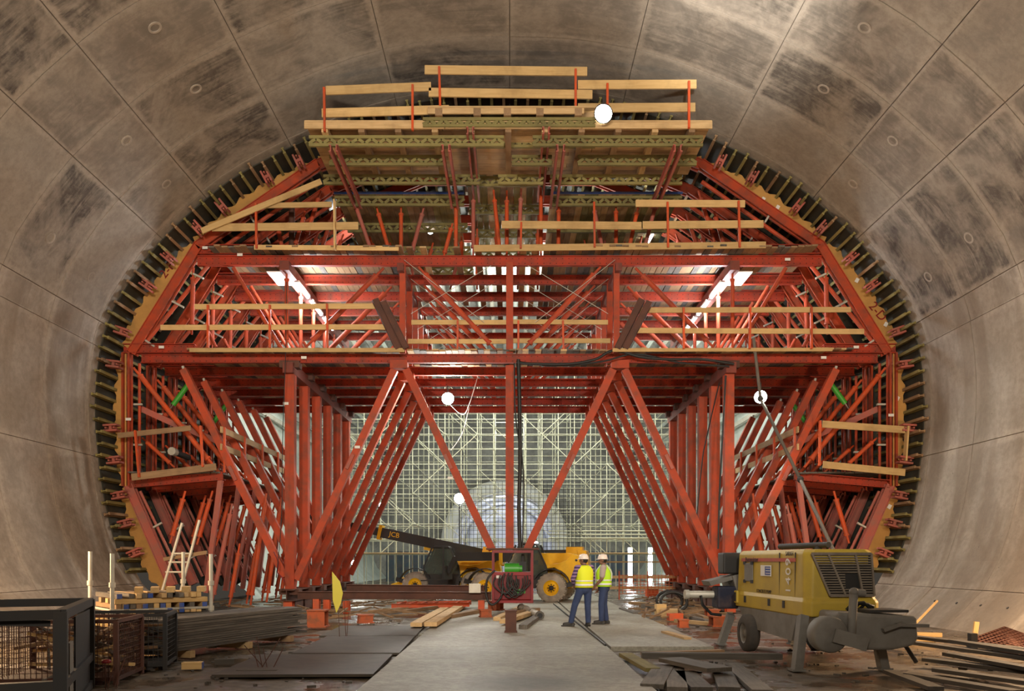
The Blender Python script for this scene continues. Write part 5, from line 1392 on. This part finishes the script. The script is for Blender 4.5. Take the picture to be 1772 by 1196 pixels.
# ------------------------------------------------------------------ foreground left: steel cage frame
cg = Vector((-4.55, 8.2, 0)); cage = thing('steel_cage', 'dark open steel box frame at the lower left corner, nearest the camera', 'steel frame', cg, R(22))
W_, D_, H_ = 2.6, 2.7, 1.17
for (x, y) in ((0, 0), (-W_, 0), (0, D_), (-W_, D_)): bar('corner_post', (x, y, 0), (x, y, H_), 0.125, 0.125, DKSTEEL, cage)
for z in (H_ - 0.03, 0.42, 0.06):
    for (a, b) in (((0, 0), (-W_, 0)), ((0, D_), (-W_, D_)), ((0, 0), (0, D_)), ((-W_, 0), (-W_, D_))):
        if z == 0.42 and a == (0, D_): continue
        bar('rail', (a[0], a[1], z), (b[0], b[1], z), 0.10, 0.10, DKSTEEL, cage)
bar('brace', (-0.1, 0.05, H_ - 0.12), (-W_, 0.05, H_ - 0.02), 0.05, 0.06, DKSTEEL, cage)
mb = MB().box((0.01, 0.65, 0.5), (0.03, 0.3, 0.6)); mb.build('side_plate', PUMPG, cage)
MB().box((0.01, 1.8, 0.55), (0.02, 1.5, 1.0)).build('side_sheet', DKSTEEL, cage)
def mesh_bin(label, loc, rz, w, d, h, mat, bw=0.008, pitch=0.07):
    t = thing('mesh_bin', label, 'mesh bin', loc, rz, group='wire mesh bins')
    for (x, y) in ((-w / 2, -d / 2), (w / 2, -d / 2), (-w / 2, d / 2), (w / 2, d / 2)): bar('corner_post', (x, y, 0), (x, y, h), 0.06, 0.06, mat, t)
    for z in (0.08, h):
        for a, b in (((-w / 2, -d / 2), (w / 2, -d / 2)), ((-w / 2, d / 2), (w / 2, d / 2)), ((-w / 2, -d / 2), (-w / 2, d / 2)), ((w / 2, -d / 2), (w / 2, d / 2))):
            bar('rail', (a[0], a[1], z), (b[0], b[1], z), 0.05, 0.05, mat, t)
    for nm, ax in (('front', 0), ('side', 1), ('back', 2), ('side', 3)):
        mb = MB()
        ln = w if ax % 2 == 0 else d
        for k in range(int(ln / pitch)):
            q = -ln / 2 + k * pitch
            p = {0: ((q, -d / 2, 0.1), (q, -d / 2, h)), 2: ((q, d / 2, 0.1), (q, d / 2, h)), 1: ((w / 2, q, 0.1), (w / 2, q, h)), 3: ((-w / 2, q, 0.1), (-w / 2, q, h))}[ax]
            mb.bar(p[0], p[1], bw, bw)
        for k in range(int(h / pitch)):
            z = 0.1 + k * pitch
            p = {0: ((-w / 2, -d / 2, z), (w / 2, -d / 2, z)), 2: ((-w / 2, d / 2, z), (w / 2, d / 2, z)), 1: ((w / 2, -d / 2, z), (w / 2, d / 2, z)), 3: ((-w / 2, -d / 2, z), (-w / 2, d / 2, z))}[ax]
            mb.bar(p[0], p[1], bw, bw)
        o = mb.build('wire_mesh', mat, t); o['kind'] = 'stuff'
    MB().box((0, 0, 0.09), (w, d, 0.03)).build('base', mat, t)
    for s in (-1, 1): MB().box((s * w * 0.35, 0, 0.035), (0.1, d, 0.07)).build('foot', mat, t)
    return t
def scrap_in(bin_loc, rz, w, d, h, n, label, mats, group):
    M = Matrix.Translation(bin_loc) @ Matrix.Rotation(rz, 4, 'Z')
    for k in range(n):
        c = M @ Vector((random.uniform(-w * 0.36, w * 0.36), random.uniform(-d * 0.3, d * 0.3), 0.16 + (h - 0.2) * (k + 0.5) / n))
        dr = Vector((random.uniform(-1, 1), random.uniform(-0.8, 0.8), random.uniform(-0.35, 0.35))).normalized() * random.uniform(0.10, min(w, d) * 0.36)
        o = bar('scrap_piece', c - dr, c + dr, random.uniform(0.03, 0.06), random.uniform(0.03, 0.05), random.choice(mats), None)
        tag(o, label, 'scrap', group)
b1 = (-6.15, 11.4, 0.0); mesh_bin('rusty wire mesh bin of timber offcuts seen through the near steel frame', b1, R(8), 1.5, 1.1, 0.86, RUST)
scrap_in(b1, R(8), 1.5, 1.1, 0.80, 46, 'timber offcut heaped in the rusty mesh bin behind the steel frame', [OLD, PINE, GREYWOOD], 'offcuts in the rusty mesh bin')
b2 = (-6.15, 12.75, 0.0); mesh_bin('dark wire mesh bin standing between the steel frame and the plank pile', b2, R(14), 1.5, 1.0, 0.84, DKSTEEL)
scrap_in(b2, R(14), 1.5, 1.0, 0.78, 30, 'dark steel offcut heaped in the dark mesh bin before the timber stack', [DKSTEEL, RUST, OLD], 'offcuts in the dark mesh bin')

# ------------------------------------------------------------------ stacking pallet of sawn timbers
sp_ = Vector((-6.91, 15.56, 0)); SR = R(40)
pal = thing('stacking_pallet', 'galvanised tube stacking pallet with four tall posts holding sawn timbers', 'pallet', sp_, SR)
PW, PD = 1.75, 1.6
for i, (x, y, h) in enumerate(((-PW / 2, -PD / 2, 1.80), (PW / 2, -PD / 2, 1.80), (-PW / 2, PD / 2, 1.85), (PW / 2, PD / 2, 1.85))):
    bar('post', (x, y, 0.05), (x, y, h), 0.075, 0.075, GALV, pal, 'tube')
    for z in (1.2, 0.72): MB().tube((x, y, z), (x, y, z + 0.09), 0.058, 12).build('collar', GALV, pal)
for (x, y) in ((-PW / 2, -PD / 2), (PW / 2, -PD / 2), (-PW / 2, PD / 2), (PW / 2, PD / 2)): MB().box((x, y, 0.02), (0.16, 0.16, 0.04)).build('base_plate', GALV, pal)
for z in (0.42, 0.78):
    for a, b in (((-PW / 2, -PD / 2), (PW / 2, -PD / 2)), ((-PW / 2, PD / 2), (PW / 2, PD / 2)), ((-PW / 2, -PD / 2), (-PW / 2, PD / 2)), ((PW / 2, -PD / 2), (PW / 2, PD / 2))):
        bar('rail', (a[0], a[1], z), (b[0], b[1], z), 0.055, 0.055, GALV, pal, 'tube')
Mp = Matrix.Translation(sp_) @ Matrix.Rotation(SR, 4, 'Z')
zz = 0.47; lay = 0
while zz < 1.08:
    n = 15 if lay % 3 != 2 else 3
    for k in range(n):
        if lay % 3 == 2:                       # lengthwise timbers
            y = -PD * 0.42 + k * PD * 0.3; a, b = Vector((-PW * 0.47, y, zz)), Vector((PW * 0.47, y, zz)); wd = 0.18
        else:
            if random.random() < 0.14: continue
            x = -PW * 0.43 + k * PW * 0.86 / 14; a = Vector((x, -PD * random.uniform(0.46, 0.53), zz)); b = Vector((x, PD * 0.45, zz)); wd = 0.09
        blue = random.random() < 0.28
        o = bar('sawn_timber', Mp @ a, Mp @ b, wd, 0.085, random.choice([PINE_PALE, PINE, GREYWOOD, OLD]), None)
        tag(o, '%ssawn timber in the %s layer from the bottom of the stacking pallet' % ('blue-ended ' if blue and lay % 3 != 2 else '', ORD[lay]), 'timber', 'sawn timbers on the stacking pallet')
        if blue and lay % 3 != 2:
            L_ = (b - a).length; MB().box((-L_ / 2 - 0.004, 0, 0), (0.012, wd * 0.98, 0.083)).build('blue_end', BLUEEND, o)
    zz += 0.094; lay += 1
for k in range(5):
    x = -0.4 + 0.28 * k; a, b = Mp @ Vector((x, -PD * 0.42, zz + 0.0)), Mp @ Vector((x + 0.22, PD * 0.05 - 0.2 * k * 0.3, zz))
    o = bar('sawn_timber', a, b, 0.14, 0.1, PINE, None); tag(o, '%s loose pine block from the left on top of the stacking pallet' % ORD[k], 'timber', 'loose blocks on the stacking pallet')
# light steel ladder frame behind the pallet
t = thing('ladder_frame', 'pale steel A-shaped ladder frame standing behind the stacking pallet', 'ladder', P(280, 1087, 20), 0)
lo = t.location
for a, b in (((262, 1086), (315, 905)), ((296, 1086), (345, 900)), ):
    bar('stile', P(*a, 20), P(*b, 20), 0.07, 0.07, GALV, t, 'tube', origin=lo)
for y in (958, 973, 990): bar('rung', P(297 - (y - 958) * 0.33, y, 20), P(332 - (y - 958) * 0.27, y, 20), 0.05, 0.05, GALV, t, 'tube', origin=lo)
bar('beam', P(284, 968, 20.1), P(358, 956, 20.1), 0.09, 0.09, OLD, t, origin=lo)

# ------------------------------------------------------------------ pile of long weathered planks
pa, pb = G(262, 1150), G(534, 1106); dirp = (pb - pa).normalized(); nrm = Vector((-dirp.y, dirp.x, 0))
for k, f in enumerate((0.2, 0.55, 0.85)):
    c = pa.lerp(pb, f) ; o = bar('timber_bearer', c - nrm * 0.05, c + nrm * 1.0, 0.12, 0.12, PINE_PALE if k < 2 else OLD, None); o.location.z = 0.07
    tag(o, 'squared timber bearer under the plank pile, %s from the near end' % ORD[k], 'timber', 'bearers under the plank pile')
zz = 0.15
for lay in range(13):
    n = 4; sh = random.uniform(-0.22, 0.22); tilt = random.uniform(-0.006, 0.006)
    th = random.choice([0.032, 0.036, 0.045])
    for k in range(n):
        c0 = pa + nrm * (0.10 + 0.23 * k) + dirp * (sh + random.uniform(-0.10, 0.10)); c1 = c0 + dirp * random.choice([4.2, 4.3, 4.0, 3.9])
        c0.z = zz + th / 2; c1.z = zz + th / 2 + tilt
        o = bar('scaffold_plank', c0, c1, 0.215, th, GREYWOOD, None)
        tag(o, '%s grey plank from the front in the %s layer of the long plank pile' % (ORD[k], ORD[lay]), 'plank', 'planks of the long grey pile')
    zz += th + 0.006
# things on the muddy floor at the left
def block(name, p, size, rz, mat, label, cat, group=None, z=0.0):
    o = bev(MB().box((0, 0, size[2] / 2), size).build(name, mat), 0.008); o.location = Vector((p.x, p.y, z + size[2] / 2)); o.rotation_euler = (0, 0, rz)
    return tag(o, label, cat, group)
b = block('timber_block', G(333, 1158), (0.30, 0.14, 0.11), R(10), PINE, 'short pine block with blue end in front of the plank pile', 'timber')
MB().box((0.154, 0, 0), (0.008, 0.13, 0.10)).build('blue_end', BLUEEND, b)
block('timber_block', G(388, 1150), (0.3, 0.12, 0.09), R(20), GREYWOOD, 'grey timber block at the foot of the plank pile', 'timber')
block('timber_block', G(445, 1166), (0.6, 0.1, 0.06), R(2), GREYWOOD, 'flat grey batten on the mud below the rebar tuft', 'timber')
def rebar_tuft(label, px, py, n, h, spread, rz=0):
    c = G(px, py); t = thing('rebar_tuft', label, 'rebar', c, group='rebar tufts')
    for k in range(n):
        a = Vector((random.uniform(-0.12, 0.12), random.uniform(-0.1, 0.1), -0.05)); bb = a + Vector((random.uniform(-1, 1) * spread, random.uniform(-0.2, 0.2), h * random.uniform(0.7, 1.1)))
        bar('rebar', a, bb, 0.014, 0.014, RUST, t, 'tube')
    return t
rebar_tuft('tuft of thin rebar sticking up in front of the plank pile', 455, 1160, 6, 0.55, 0.35)
t = rebar_tuft('tuft of upright rebar with a red cap at the lower left', 190, 1190, 6, 0.42, 0.10)
mb = MB(); mb.lathe([(0.001, 0.05), (0.05, 0.045), (0.065, 0.01), (0.05, 0.0)], (-0.02, -0.05, 0.33), 'Z', 14); mb.build('red_cap', DARKRED, t)
rebar_tuft('pair of bent rebars beside the yellow ribbon', 592, 1105, 3, 0.8, 0.12)

# ------------------------------------------------------------------ steel rails lying across the left half
for k, (p0, p1, Y, h, lbl) in enumerate((((515, 1030), (850, 1031), 25.3, 0.24, 'brown steel beam lying from the left column foot to the power pack, front one'), ((600, 1018), (838, 1020), 27.6, 0.26, 'brown steel beam lying behind the front one, left of the power pack'))):
    o = bar('steel_beam', P(*p0, Y), P(*p1, Y), 0.2, h, RUST, None, 'I'); tag(o, lbl, 'steel beam', 'lying steel beams')
for k, (px, h) in enumerate(((548, 0.46), (566, 0.44), (833, 0.42), (600, 0.40))):
    Y = 25.3; a = P(px, 1035, Y)
    o = bar('stub_support', (a.x, Y, 0), (a.x, Y, h), 0.2, 0.2, ORANGE, None, 'I'); tag(o, '%s orange stub under the front lying steel beam, counted from the left' % ORD[[0, 1, 3, 2][k]], 'support', 'stubs under the lying beam')
MBx = bar('pipe_clamp', P(812, 1018, 25.2), P(832, 1018, 25.2), 0.28, 0.28, GALV, None); tag(MBx, 'pale clamp blocks on the lying steel beam beside the power pack', 'clamp')
o = MB().prism([(0, 0.9), (0.22, 0.62), (0.30, 0.3), (0.24, 0.0), (0.12, -0.25), (0.02, 0.1)], lambda a, b, t: (a, t, b), 0, 0.015).build('ribbon', plain('yellow_ribbon_plastic', (0.55, 0.50, 0.05), 0.5)); o.location = P(584, 1025, 22.5)
tag(o, 'yellow plastic ribbon hanging on the rebars left of the slab', 'ribbon')

# ------------------------------------------------------------------ pieces on the slab in the middle
STUBP = paint('chipped_orange_steel', (0.42, 0.095, 0.035), (0.16, 0.085, 0.05), 0.9, 0.75, scale=6)
def stub(px, py, w, h, label, mat=STUBP, rz=0.0):
    p = G(px, py, 0.06); Y = p.y
    t = thing('steel_stub', label, 'steel stub', p, rz, group='red steel stubs on the ground')
    bar('web', (0, 0, 0.03), (0, 0, h - 0.03), w, w, mat, t, 'I'); MB().box((0, 0, h - 0.015), (w * 1.15, w * 1.15, 0.03)).build('end_plate', mat, t); MB().box((0, 0, 0.015), (w * 1.15, w * 1.15, 0.03)).build('end_plate', mat, t)
stub(884, 1094, 0.25, 0.50, 'upright rusty red stub nearest the camera on the slab', RUST)
stub(840, 1068, 0.30, 0.22, 'low red stub on the slab, left of the upright one', STUBP, 0.2)
stub(858, 1056, 0.40, 0.30, 'wide red stub below the power pack', STUBP, -0.3)
stub(550, 1085, 0.42, 0.42, 'orange foot stub in front of the left main column', STUBP)
stub(632, 1078, 0.36, 0.22, 'low orange stub left of the timbers on the mud', STUBP, 0.3)
stub(1242, 1084, 0.34, 0.26, 'orange stub beside the pump hopper', STUBP, 0.1)
stub(1232, 1068, 0.34, 0.22, 'red stub behind the one beside the hopper', STUBP, 0.0)
stub(1182, 1086, 0.22, 0.2, 'small red stub right of the slab', STUBP, 0.0)
t = thing('pipe', 'short grey concrete pipe lying on the slab behind the upright stub', 'pipe', G(934, 1073, 0.06))
bm2 = MB(); A = Vector((0, 0, 0.12)); B = Vector((-0.45, 3.6, 0.12))
bar('pipe_body', A, B, 0.2, 0.2, GALV, t, 'tube'); d = (B - A).normalized()
for f in (0.0, 0.35, 0.7, 1.0):
    c = A.lerp(B, f); bar('flange', c - d * 0.04, c + d * 0.04, 0.25, 0.25, GREYWOOD, t, 'tube')
bar('bore', A - d * 0.043, A - d * 0.03, 0.15, 0.15, BLACK, t, 'tube')
timbers = [(860, 1072, 905, 1050, 0.2), (872, 1080, 925, 1062, 0.22), (905, 1086, 930, 1068, 0.2), (880, 1066, 930, 1058, 0.18), (720, 1082, 772, 1053, 0.28), (745, 1085, 800, 1050, 0.3), (775, 1068, 830, 1058, 0.22), (700, 1062, 800, 1048, 0.16), (640, 1060, 740, 1050, 0.16)]
for k, (a, b, c, d, w_) in enumerate(timbers):
    A, B = G(a, b, 0.1), G(c, d, 0.1); A.z = B.z = 0.11 + 0.05 * (k % 2)
    o = bar('timber', A, B, w_, 0.1, random.choice([GREYWOOD, PINE_PALE, OLD]), None)
    tag(o, 'weathered timber lying on the ground %s' % ('under the upright red stub' if k < 4 else 'left of the slab, %s from the near end' % ORD[k - 4]), 'timber', 'timbers on the ground by the slab' if k >= 4 else 'timbers under the red stub')
for k in range(3):                              # red lattice panel lying left of the slab
    pass
t = thing('lattice_panel', 'red steel lattice panel lying on the mud left of the slab', 'steel panel', G(745, 1058))
for k in range(7): bar('lattice_bar', (-1.1 + 0.36 * k, -0.5, 0.2), (-0.9 + 0.36 * k, 0.7, 0.25), 0.06, 0.1, ORANGE, t)
for y in (-0.5, 0.7): bar('edge_bar', (-1.2, y, 0.2), (1.3, y, 0.25), 0.08, 0.14, ORANGE, t)
cable('slab_cable', [G(*q, 0.065) + Vector((0, 0, 0.02)) for q in ((958, 1046), (985, 1068), (1010, 1088), (1032, 1105), (1048, 1118))], 0.02, BLACK, 'black cable lying in the joint of the slab behind the workers')
# hole at the front of the right slab, with planks
for k, (x0, y0, x1, y1, w_, z, m) in enumerate(((1110, 1148, 1352, 1150, 0.18, 0.10, GREYWOOD), (1112, 1140, 1250, 1135, 0.16, 0.05, OLD), (1082, 1140, 1130, 1168, 0.22, 0.04, OLIVEWOOD), (1128, 1196, 1150, 1160, 0.3, 0.03, GREYWOOD), (1172, 1200, 1168, 1160, 0.26, 0.02, GREYWOOD), (1215, 1200, 1185, 1170, 0.28, 0.02, GREYWOOD), (1262, 1200, 1245, 1158, 0.28, 0.02, GREYWOOD), (1320, 1205, 1265, 1156, 0.26, 0.02, GREYWOOD), (1160, 1158, 1245, 1178, 0.42, 0.12, GREYWOOD))):
    A, B = G(x0, y0), G(x1, y1); A.z = B.z = z + 0.03
    o = bar('plank', A, B, w_, 0.06 if k else 0.1, m, None)
    tag(o, ['long grey beam bridging the hole in front of the right slab', 'old plank behind the long grey beam', 'olive timber along the slab edge', 'grey plank nearest the slab at the bottom edge', 'old plank beside it, second from the slab', 'third ground plank from the slab at the bottom edge', 'fourth ground plank from the slab at the bottom edge', 'fifth ground plank from the slab, below the pump leg', 'broad grey board tilted over the ground planks'][k], 'plank')
# debris at the right behind the slab: blocks, tyre, hoses
for k, (px, py, s, m) in enumerate(((1143, 1066, (0.3, 0.3, 0.35), PINE), (1158, 1068, (0.5, 0.3, 0.25), PINE_PALE), (1168, 1074, (0.4, 0.25, 0.2), ORANGE), (1122, 1056, (0.4, 0.3, 0.2), GREYWOOD), (1128, 1032, (0.5, 0.4, 0.35), ORANGE))):
    block('block', G(px, py), s, random.uniform(-0.3, 0.3), m, '%s block from the slab in the litter right of the workers' % ORD[k], 'block', 'blocks in the litter')
for k, (px, py) in enumerate(((1158, 1058), (1166, 1060))):
    c = G(px, py); mb = MB(); n = 24
    pts = [Vector((0.42 * math.cos(2 * math.pi * i / n), 0.12 * math.sin(2 * math.pi * i / n), 0.30 + 0.3 * math.sin(2 * math.pi * i / n))) for i in range(n + 1)]
    o = mb.path(pts, 0.05, 8).build('hose_coil', BLACK); o.location = c + Vector((0, 0, 0.34))
    tag(o, '%s black hose coil in the litter right of the slab' % ['front', 'rear'][k], 'hose', 'hose coils')
for k, (x0, y0, x1, y1) in enumerate(((1075, 1057, 1100, 1066), (1180, 1068, 1225, 1080), (1190, 1062, 1222, 1074), (1170, 1078, 1230, 1084), (1150, 1100, 1190, 1112), (1090, 1046, 1150, 1050))):
    A, B = G(x0, y0), G(x1, y1); A.z = B.z = 0.06
    o = bar('timber', A, B, 0.16, 0.09, random.choice([GREYWOOD, OLD, PINE_PALE]), None); tag(o, 'timber in the litter right of the slab, %s' % ['nearest the workers', 'below the brown girder', 'against the brown girder', 'before the orange stub', 'at the slab edge by the pump leg', 'far one by the orange netting'][k], 'timber')
# orange safety netting far right
mb = MB()
NET = plain('orange_safety_net', (0.62, 0.16, 0.05), 0.7)
t = thing('safety_net', 'orange safety netting fixed to posts beyond the slab', 'safety net', (P(1125, 1015, 34).x, 34, 0))
for k in range(18): mb.bar((-1.3 + 0.15 * k, 0, 0.25), (-1.3 + 0.15 * k, 0, 1.05), 0.02, 0.02)
for k in range(7): mb.bar((-1.3, 0, 0.25 + 0.13 * k), (1.25, 0, 0.25 + 0.13 * k), 0.02, 0.02)
o = mb.build('netting', NET, t); o['kind'] = 'stuff'
for x in (-1.3, -0.1, 1.25): bar('post', (x, 0, 0), (x, 0, 1.2), 0.05, 0.05, ORANGE, t, 'tube')
for z in (0.5, 0.95): bar('rail', (-2.6, 0.05, z), (1.4, 0.05, z), 0.04, 0.12, PINE_PALE, t)

# ------------------------------------------------------------------ foreground right
for k, (x0, y0, x1, y1, z, m) in enumerate(((1518, 1124, 1800, 1168, 0.22, DARKWOOD), (1560, 1124, 1800, 1156, 0.26, DARKWOOD), (1602, 1152, 1800, 1178, 0.1, DARKWOOD), (1620, 1166, 1800, 1192, 0.06, DARKWOOD), (1640, 1150, 1800, 1182, 0.17, DARKWOOD), (1572, 1172, 1760, 1204, 0.04, DARKWOOD), (1650, 1140, 1810, 1170, 0.3, DARKWOOD), (1540, 1166, 1620, 1196, 0.03, DARKWOOD))):
    A, B = G(x0, y0), G(x1, y1); A.z = B.z = z
    o = bar('plank', A, B, 0.2, 0.055, m, None); tag(o, '%s dark plank of the loose heap at the lower right, counted from the pump' % ORD[k], 'plank', 'planks of the loose heap at the lower right')
t = thing('steel_grid', 'rusty steel floor grid leaning over a dark prop at the right wall', 'steel grid', G(1740, 1120), R(0))
def gp(px, py, Y): return P(px, py, Y) - t.location
q = [gp(1678, 1108, 15.6), gp(1738, 1086, 17.4), gp(1850, 1126, 15.8), gp(1780, 1146, 13.6)]
q[3].z = max(q[3].z, 0.03); 
for k in range(13):
    f = k / 12; bar('grid_bar', q[0].lerp(q[3], f), q[1].lerp(q[2], f), 0.02, 0.05, RUST, t)
for k in range(13):
    f = k / 12; bar('grid_bar', q[0].lerp(q[1], f), q[3].lerp(q[2], f), 0.02, 0.05, RUST, t)
nrm_ = (q[1] - q[0]).cross(q[3] - q[0]).normalized(); mb = MB(); e = nrm_ * (-0.02 if nrm_.z > 0 else 0.02)
mb.add([v + e for v in q] + [v + e * 1.6 for v in q], [(0, 1, 2, 3), (7, 6, 5, 4), (0, 4, 5, 1), (1, 5, 6, 2), (2, 6, 7, 3), (3, 7, 4, 0)]); mb.build('backing_sheet', RUST, t)
o = bar('timber_prop', G(1683, 1128), G(1683, 1128) + Vector((0, 0, 0.34)), 0.12, 0.12, DKSTEEL, None); tag(o, 'dark square post under the corner of the rusty grid', 'post')
o = bar('timber_prop', G(1686, 1105), P(1690, 1076, G(1686, 1105).y), 0.1, 0.05, PINE, None); tag(o, 'upright pine board stuck behind the rusty grid', 'timber')
o = bar('timber_lath', G(1556, 1110) + Vector((0, 0, 0.02)), P(1622, 1040, 18.2), 0.035, 0.035, PINE, None); tag(o, 'thin pine lath leaning on the foot of the right wall', 'timber')
for k, (px, py, s) in enumerate(((1608, 1102, 0.5), (1600, 1110, 0.42), (1582, 1108, 0.3))):
    block('timber_block', G(px, py), (s, 0.12, 0.09), R(-20), PINE, '%s pine offcut from the wall in the strip right of the pump' % ORD[k], 'timber', 'offcuts right of the pump')
# small scattered debris on the mud: too small and many to count
mb = MB()
for k in range(260):
    px = random.choice([random.uniform(250, 720), random.uniform(1180, 1760)]); py = random.uniform(1062, 1192)
    p = G(px, py); s = random.uniform(0.015, 0.05)
    mb.box((p.x, p.y, s * 0.3), (s * random.uniform(0.6, 2.5), s, s * 0.7), rz=random.uniform(0, 3))
o = mb.build('rubble', GREYWOOD); tag(o, 'small rubble scattered over the muddy floor', 'rubble', None, 'stuff')
mb = MB()
for k in range(160):
    px = random.choice([random.uniform(380, 760), random.uniform(1100, 1260)]); py = random.uniform(1040, 1075)
    p = G(px, py); s = random.uniform(0.06, 0.2); a = random.uniform(0, 3.1)
    d = Vector((math.cos(a), math.sin(a), random.uniform(-0.1, 0.2))) * random.uniform(0.2, 0.8)
    mb.bar(p + Vector((0, 0, s)) - d, p + Vector((0, 0, s)) + d, 0.05, 0.04)
o = mb.build('site_litter', OLD); tag(o, 'sticks and steel litter strewn under the gantry', 'litter', None, 'stuff')

# ------------------------------------------------------------------ birdcage scaffold in the cavern
sc_ = thing('birdcage_scaffold', 'huge pale tube scaffold filling the cavern behind the gantry', 'scaffold', (0, 48, 0))
so_ = sc_.location
xs = [-11.04 + 0.92 * i for i in range(25)]; zs = [2.0 + 0.85 * i for i in range(12)]; ys = [46.0, 49.0, 52.0]
def ztop(x): return 12.2 if abs(x) < 7 else 12.2 - (abs(x) - 7) * 0.9
for y in ys:
    for x in xs: bar('standard', (x, y, 0), (x, y, ztop(x)), 0.052, 0.052, SCAF, sc_, 'tube', origin=so_)
    for z in zs:
        bar('ledger', (xs[0], y - 0.06, z), (xs[-1], y - 0.06, z), 0.045, 0.045, SCAF, sc_, 'tube', origin=so_)
for i, x in enumerate(xs):
    for j, z in enumerate(zs):
        if (i + j) % 2 == 0: bar('transom', (x + 0.06, ys[0], z + 0.05), (x + 0.06, ys[-1], z + 0.05), 0.042, 0.042, SCAF, sc_, 'tube', origin=so_)
for y in ys[:2]:
    for i in range(0, 24, 2):
        for j in range(0, 11, 2):
            if random.random() < 0.55:
                a, b = ((xs[i], y - 0.12, zs[j]), (xs[min(i + 2, 24)], y - 0.12, zs[j] + 1.7)); 
                if random.random() < 0.5: a, b = (a[0], a[1], b[2]), (b[0], b[1], a[2])
                bar('brace', a, b, 0.042, 0.042, SCAF, sc_, 'tube', origin=so_)
for (x0, x1, z, l) in ((-11, -4.5, 2.05, 'left'), (4.5, 11, 2.05, 'right')):
    t = thing('scaffold_deck', 'pale plank walkway low on the %s side of the big scaffold' % l, 'timber deck', ((x0 + x1) / 2, 45.6, z))
    for k in range(4): bar('plank', (x0, 45.2 + 0.24 * k, z), (x1, 45.2 + 0.24 * k, z), 0.225, 0.05, PINE_PALE, t, origin=t.location)
t = thing('scaffold_beam_row', 'horizontal pale double rail across the right half of the big scaffold', 'scaffold', (5, 45.6, 3))
for z in (1.55, 2.9, 3.1, 3.3): bar('rail', (2.2, 45.7, z), (11, 45.7, z), 0.09, 0.09, SCAF if z > 2 else PINE_PALE, t, 'tube', origin=t.location)
# dark reinforcement mesh standing in front of the portal
rm = thing('rebar_mesh', 'dark reinforcement mesh standing before the bright tunnel mouth', 'reinforcement', (0.4, 43.5, 1))
for k in range(30): bar('mesh_bar', (-2.6 + 0.22 * k, 43.5, 0.0), (-2.6 + 0.22 * k, 43.5, 6.2 - abs(k - 15) * 0.06), 0.026, 0.026, DKSTEEL, rm, 'tube', origin=rm.location)
for k in range(22): bar('mesh_bar', (-2.7, 43.47, 1.5 + 0.22 * k), (3.9, 43.47, 1.5 + 0.22 * k), 0.026, 0.026, DKSTEEL, rm, 'tube', origin=rm.location)
# bracing hoardings and dark stuff at the foot of the scaffold
for (x0, x1, l) in ((3.6, 9.5, 'right'), (-9.5, -4.2, 'left')):
    t = thing('site_hoarding', 'dark blue site hoarding low behind the scaffold on the %s' % l, 'hoarding', ((x0 + x1) / 2, 62, 0))
    for k in range(8):
        a = x0 + (x1 - x0) * k / 8; MB().box((a + (x1 - x0) / 16 - (x0 + x1) / 2, 0, 1.15), ((x1 - x0) / 8 - 0.05, 0.06, 2.3)).build('panel', paint('blue_hoarding', (0.05, 0.08, 0.11), vary=0.3) if k == 0 and l == 'right' else bpy.data.materials['blue_hoarding'] if 'blue_hoarding' in bpy.data.materials else DKSTEEL, t)

# ------------------------------------------------------------------ lettering becomes ordinary mesh
bpy.context.view_layer.update()
dg = bpy.context.evaluated_depsgraph_get()
for o in FONTS:
    me = bpy.data.meshes.new_from_object(o.evaluated_get(dg))
    c = bpy.data.objects.new(o.name + '_mesh', me); COL.objects.link(c)
    c.parent = o.parent; c.matrix_basis = o.matrix_basis.copy()
    if 'label' in o: c['label'] = o['label']
    nm = o.name; bpy.data.objects.remove(o); c.name = nm
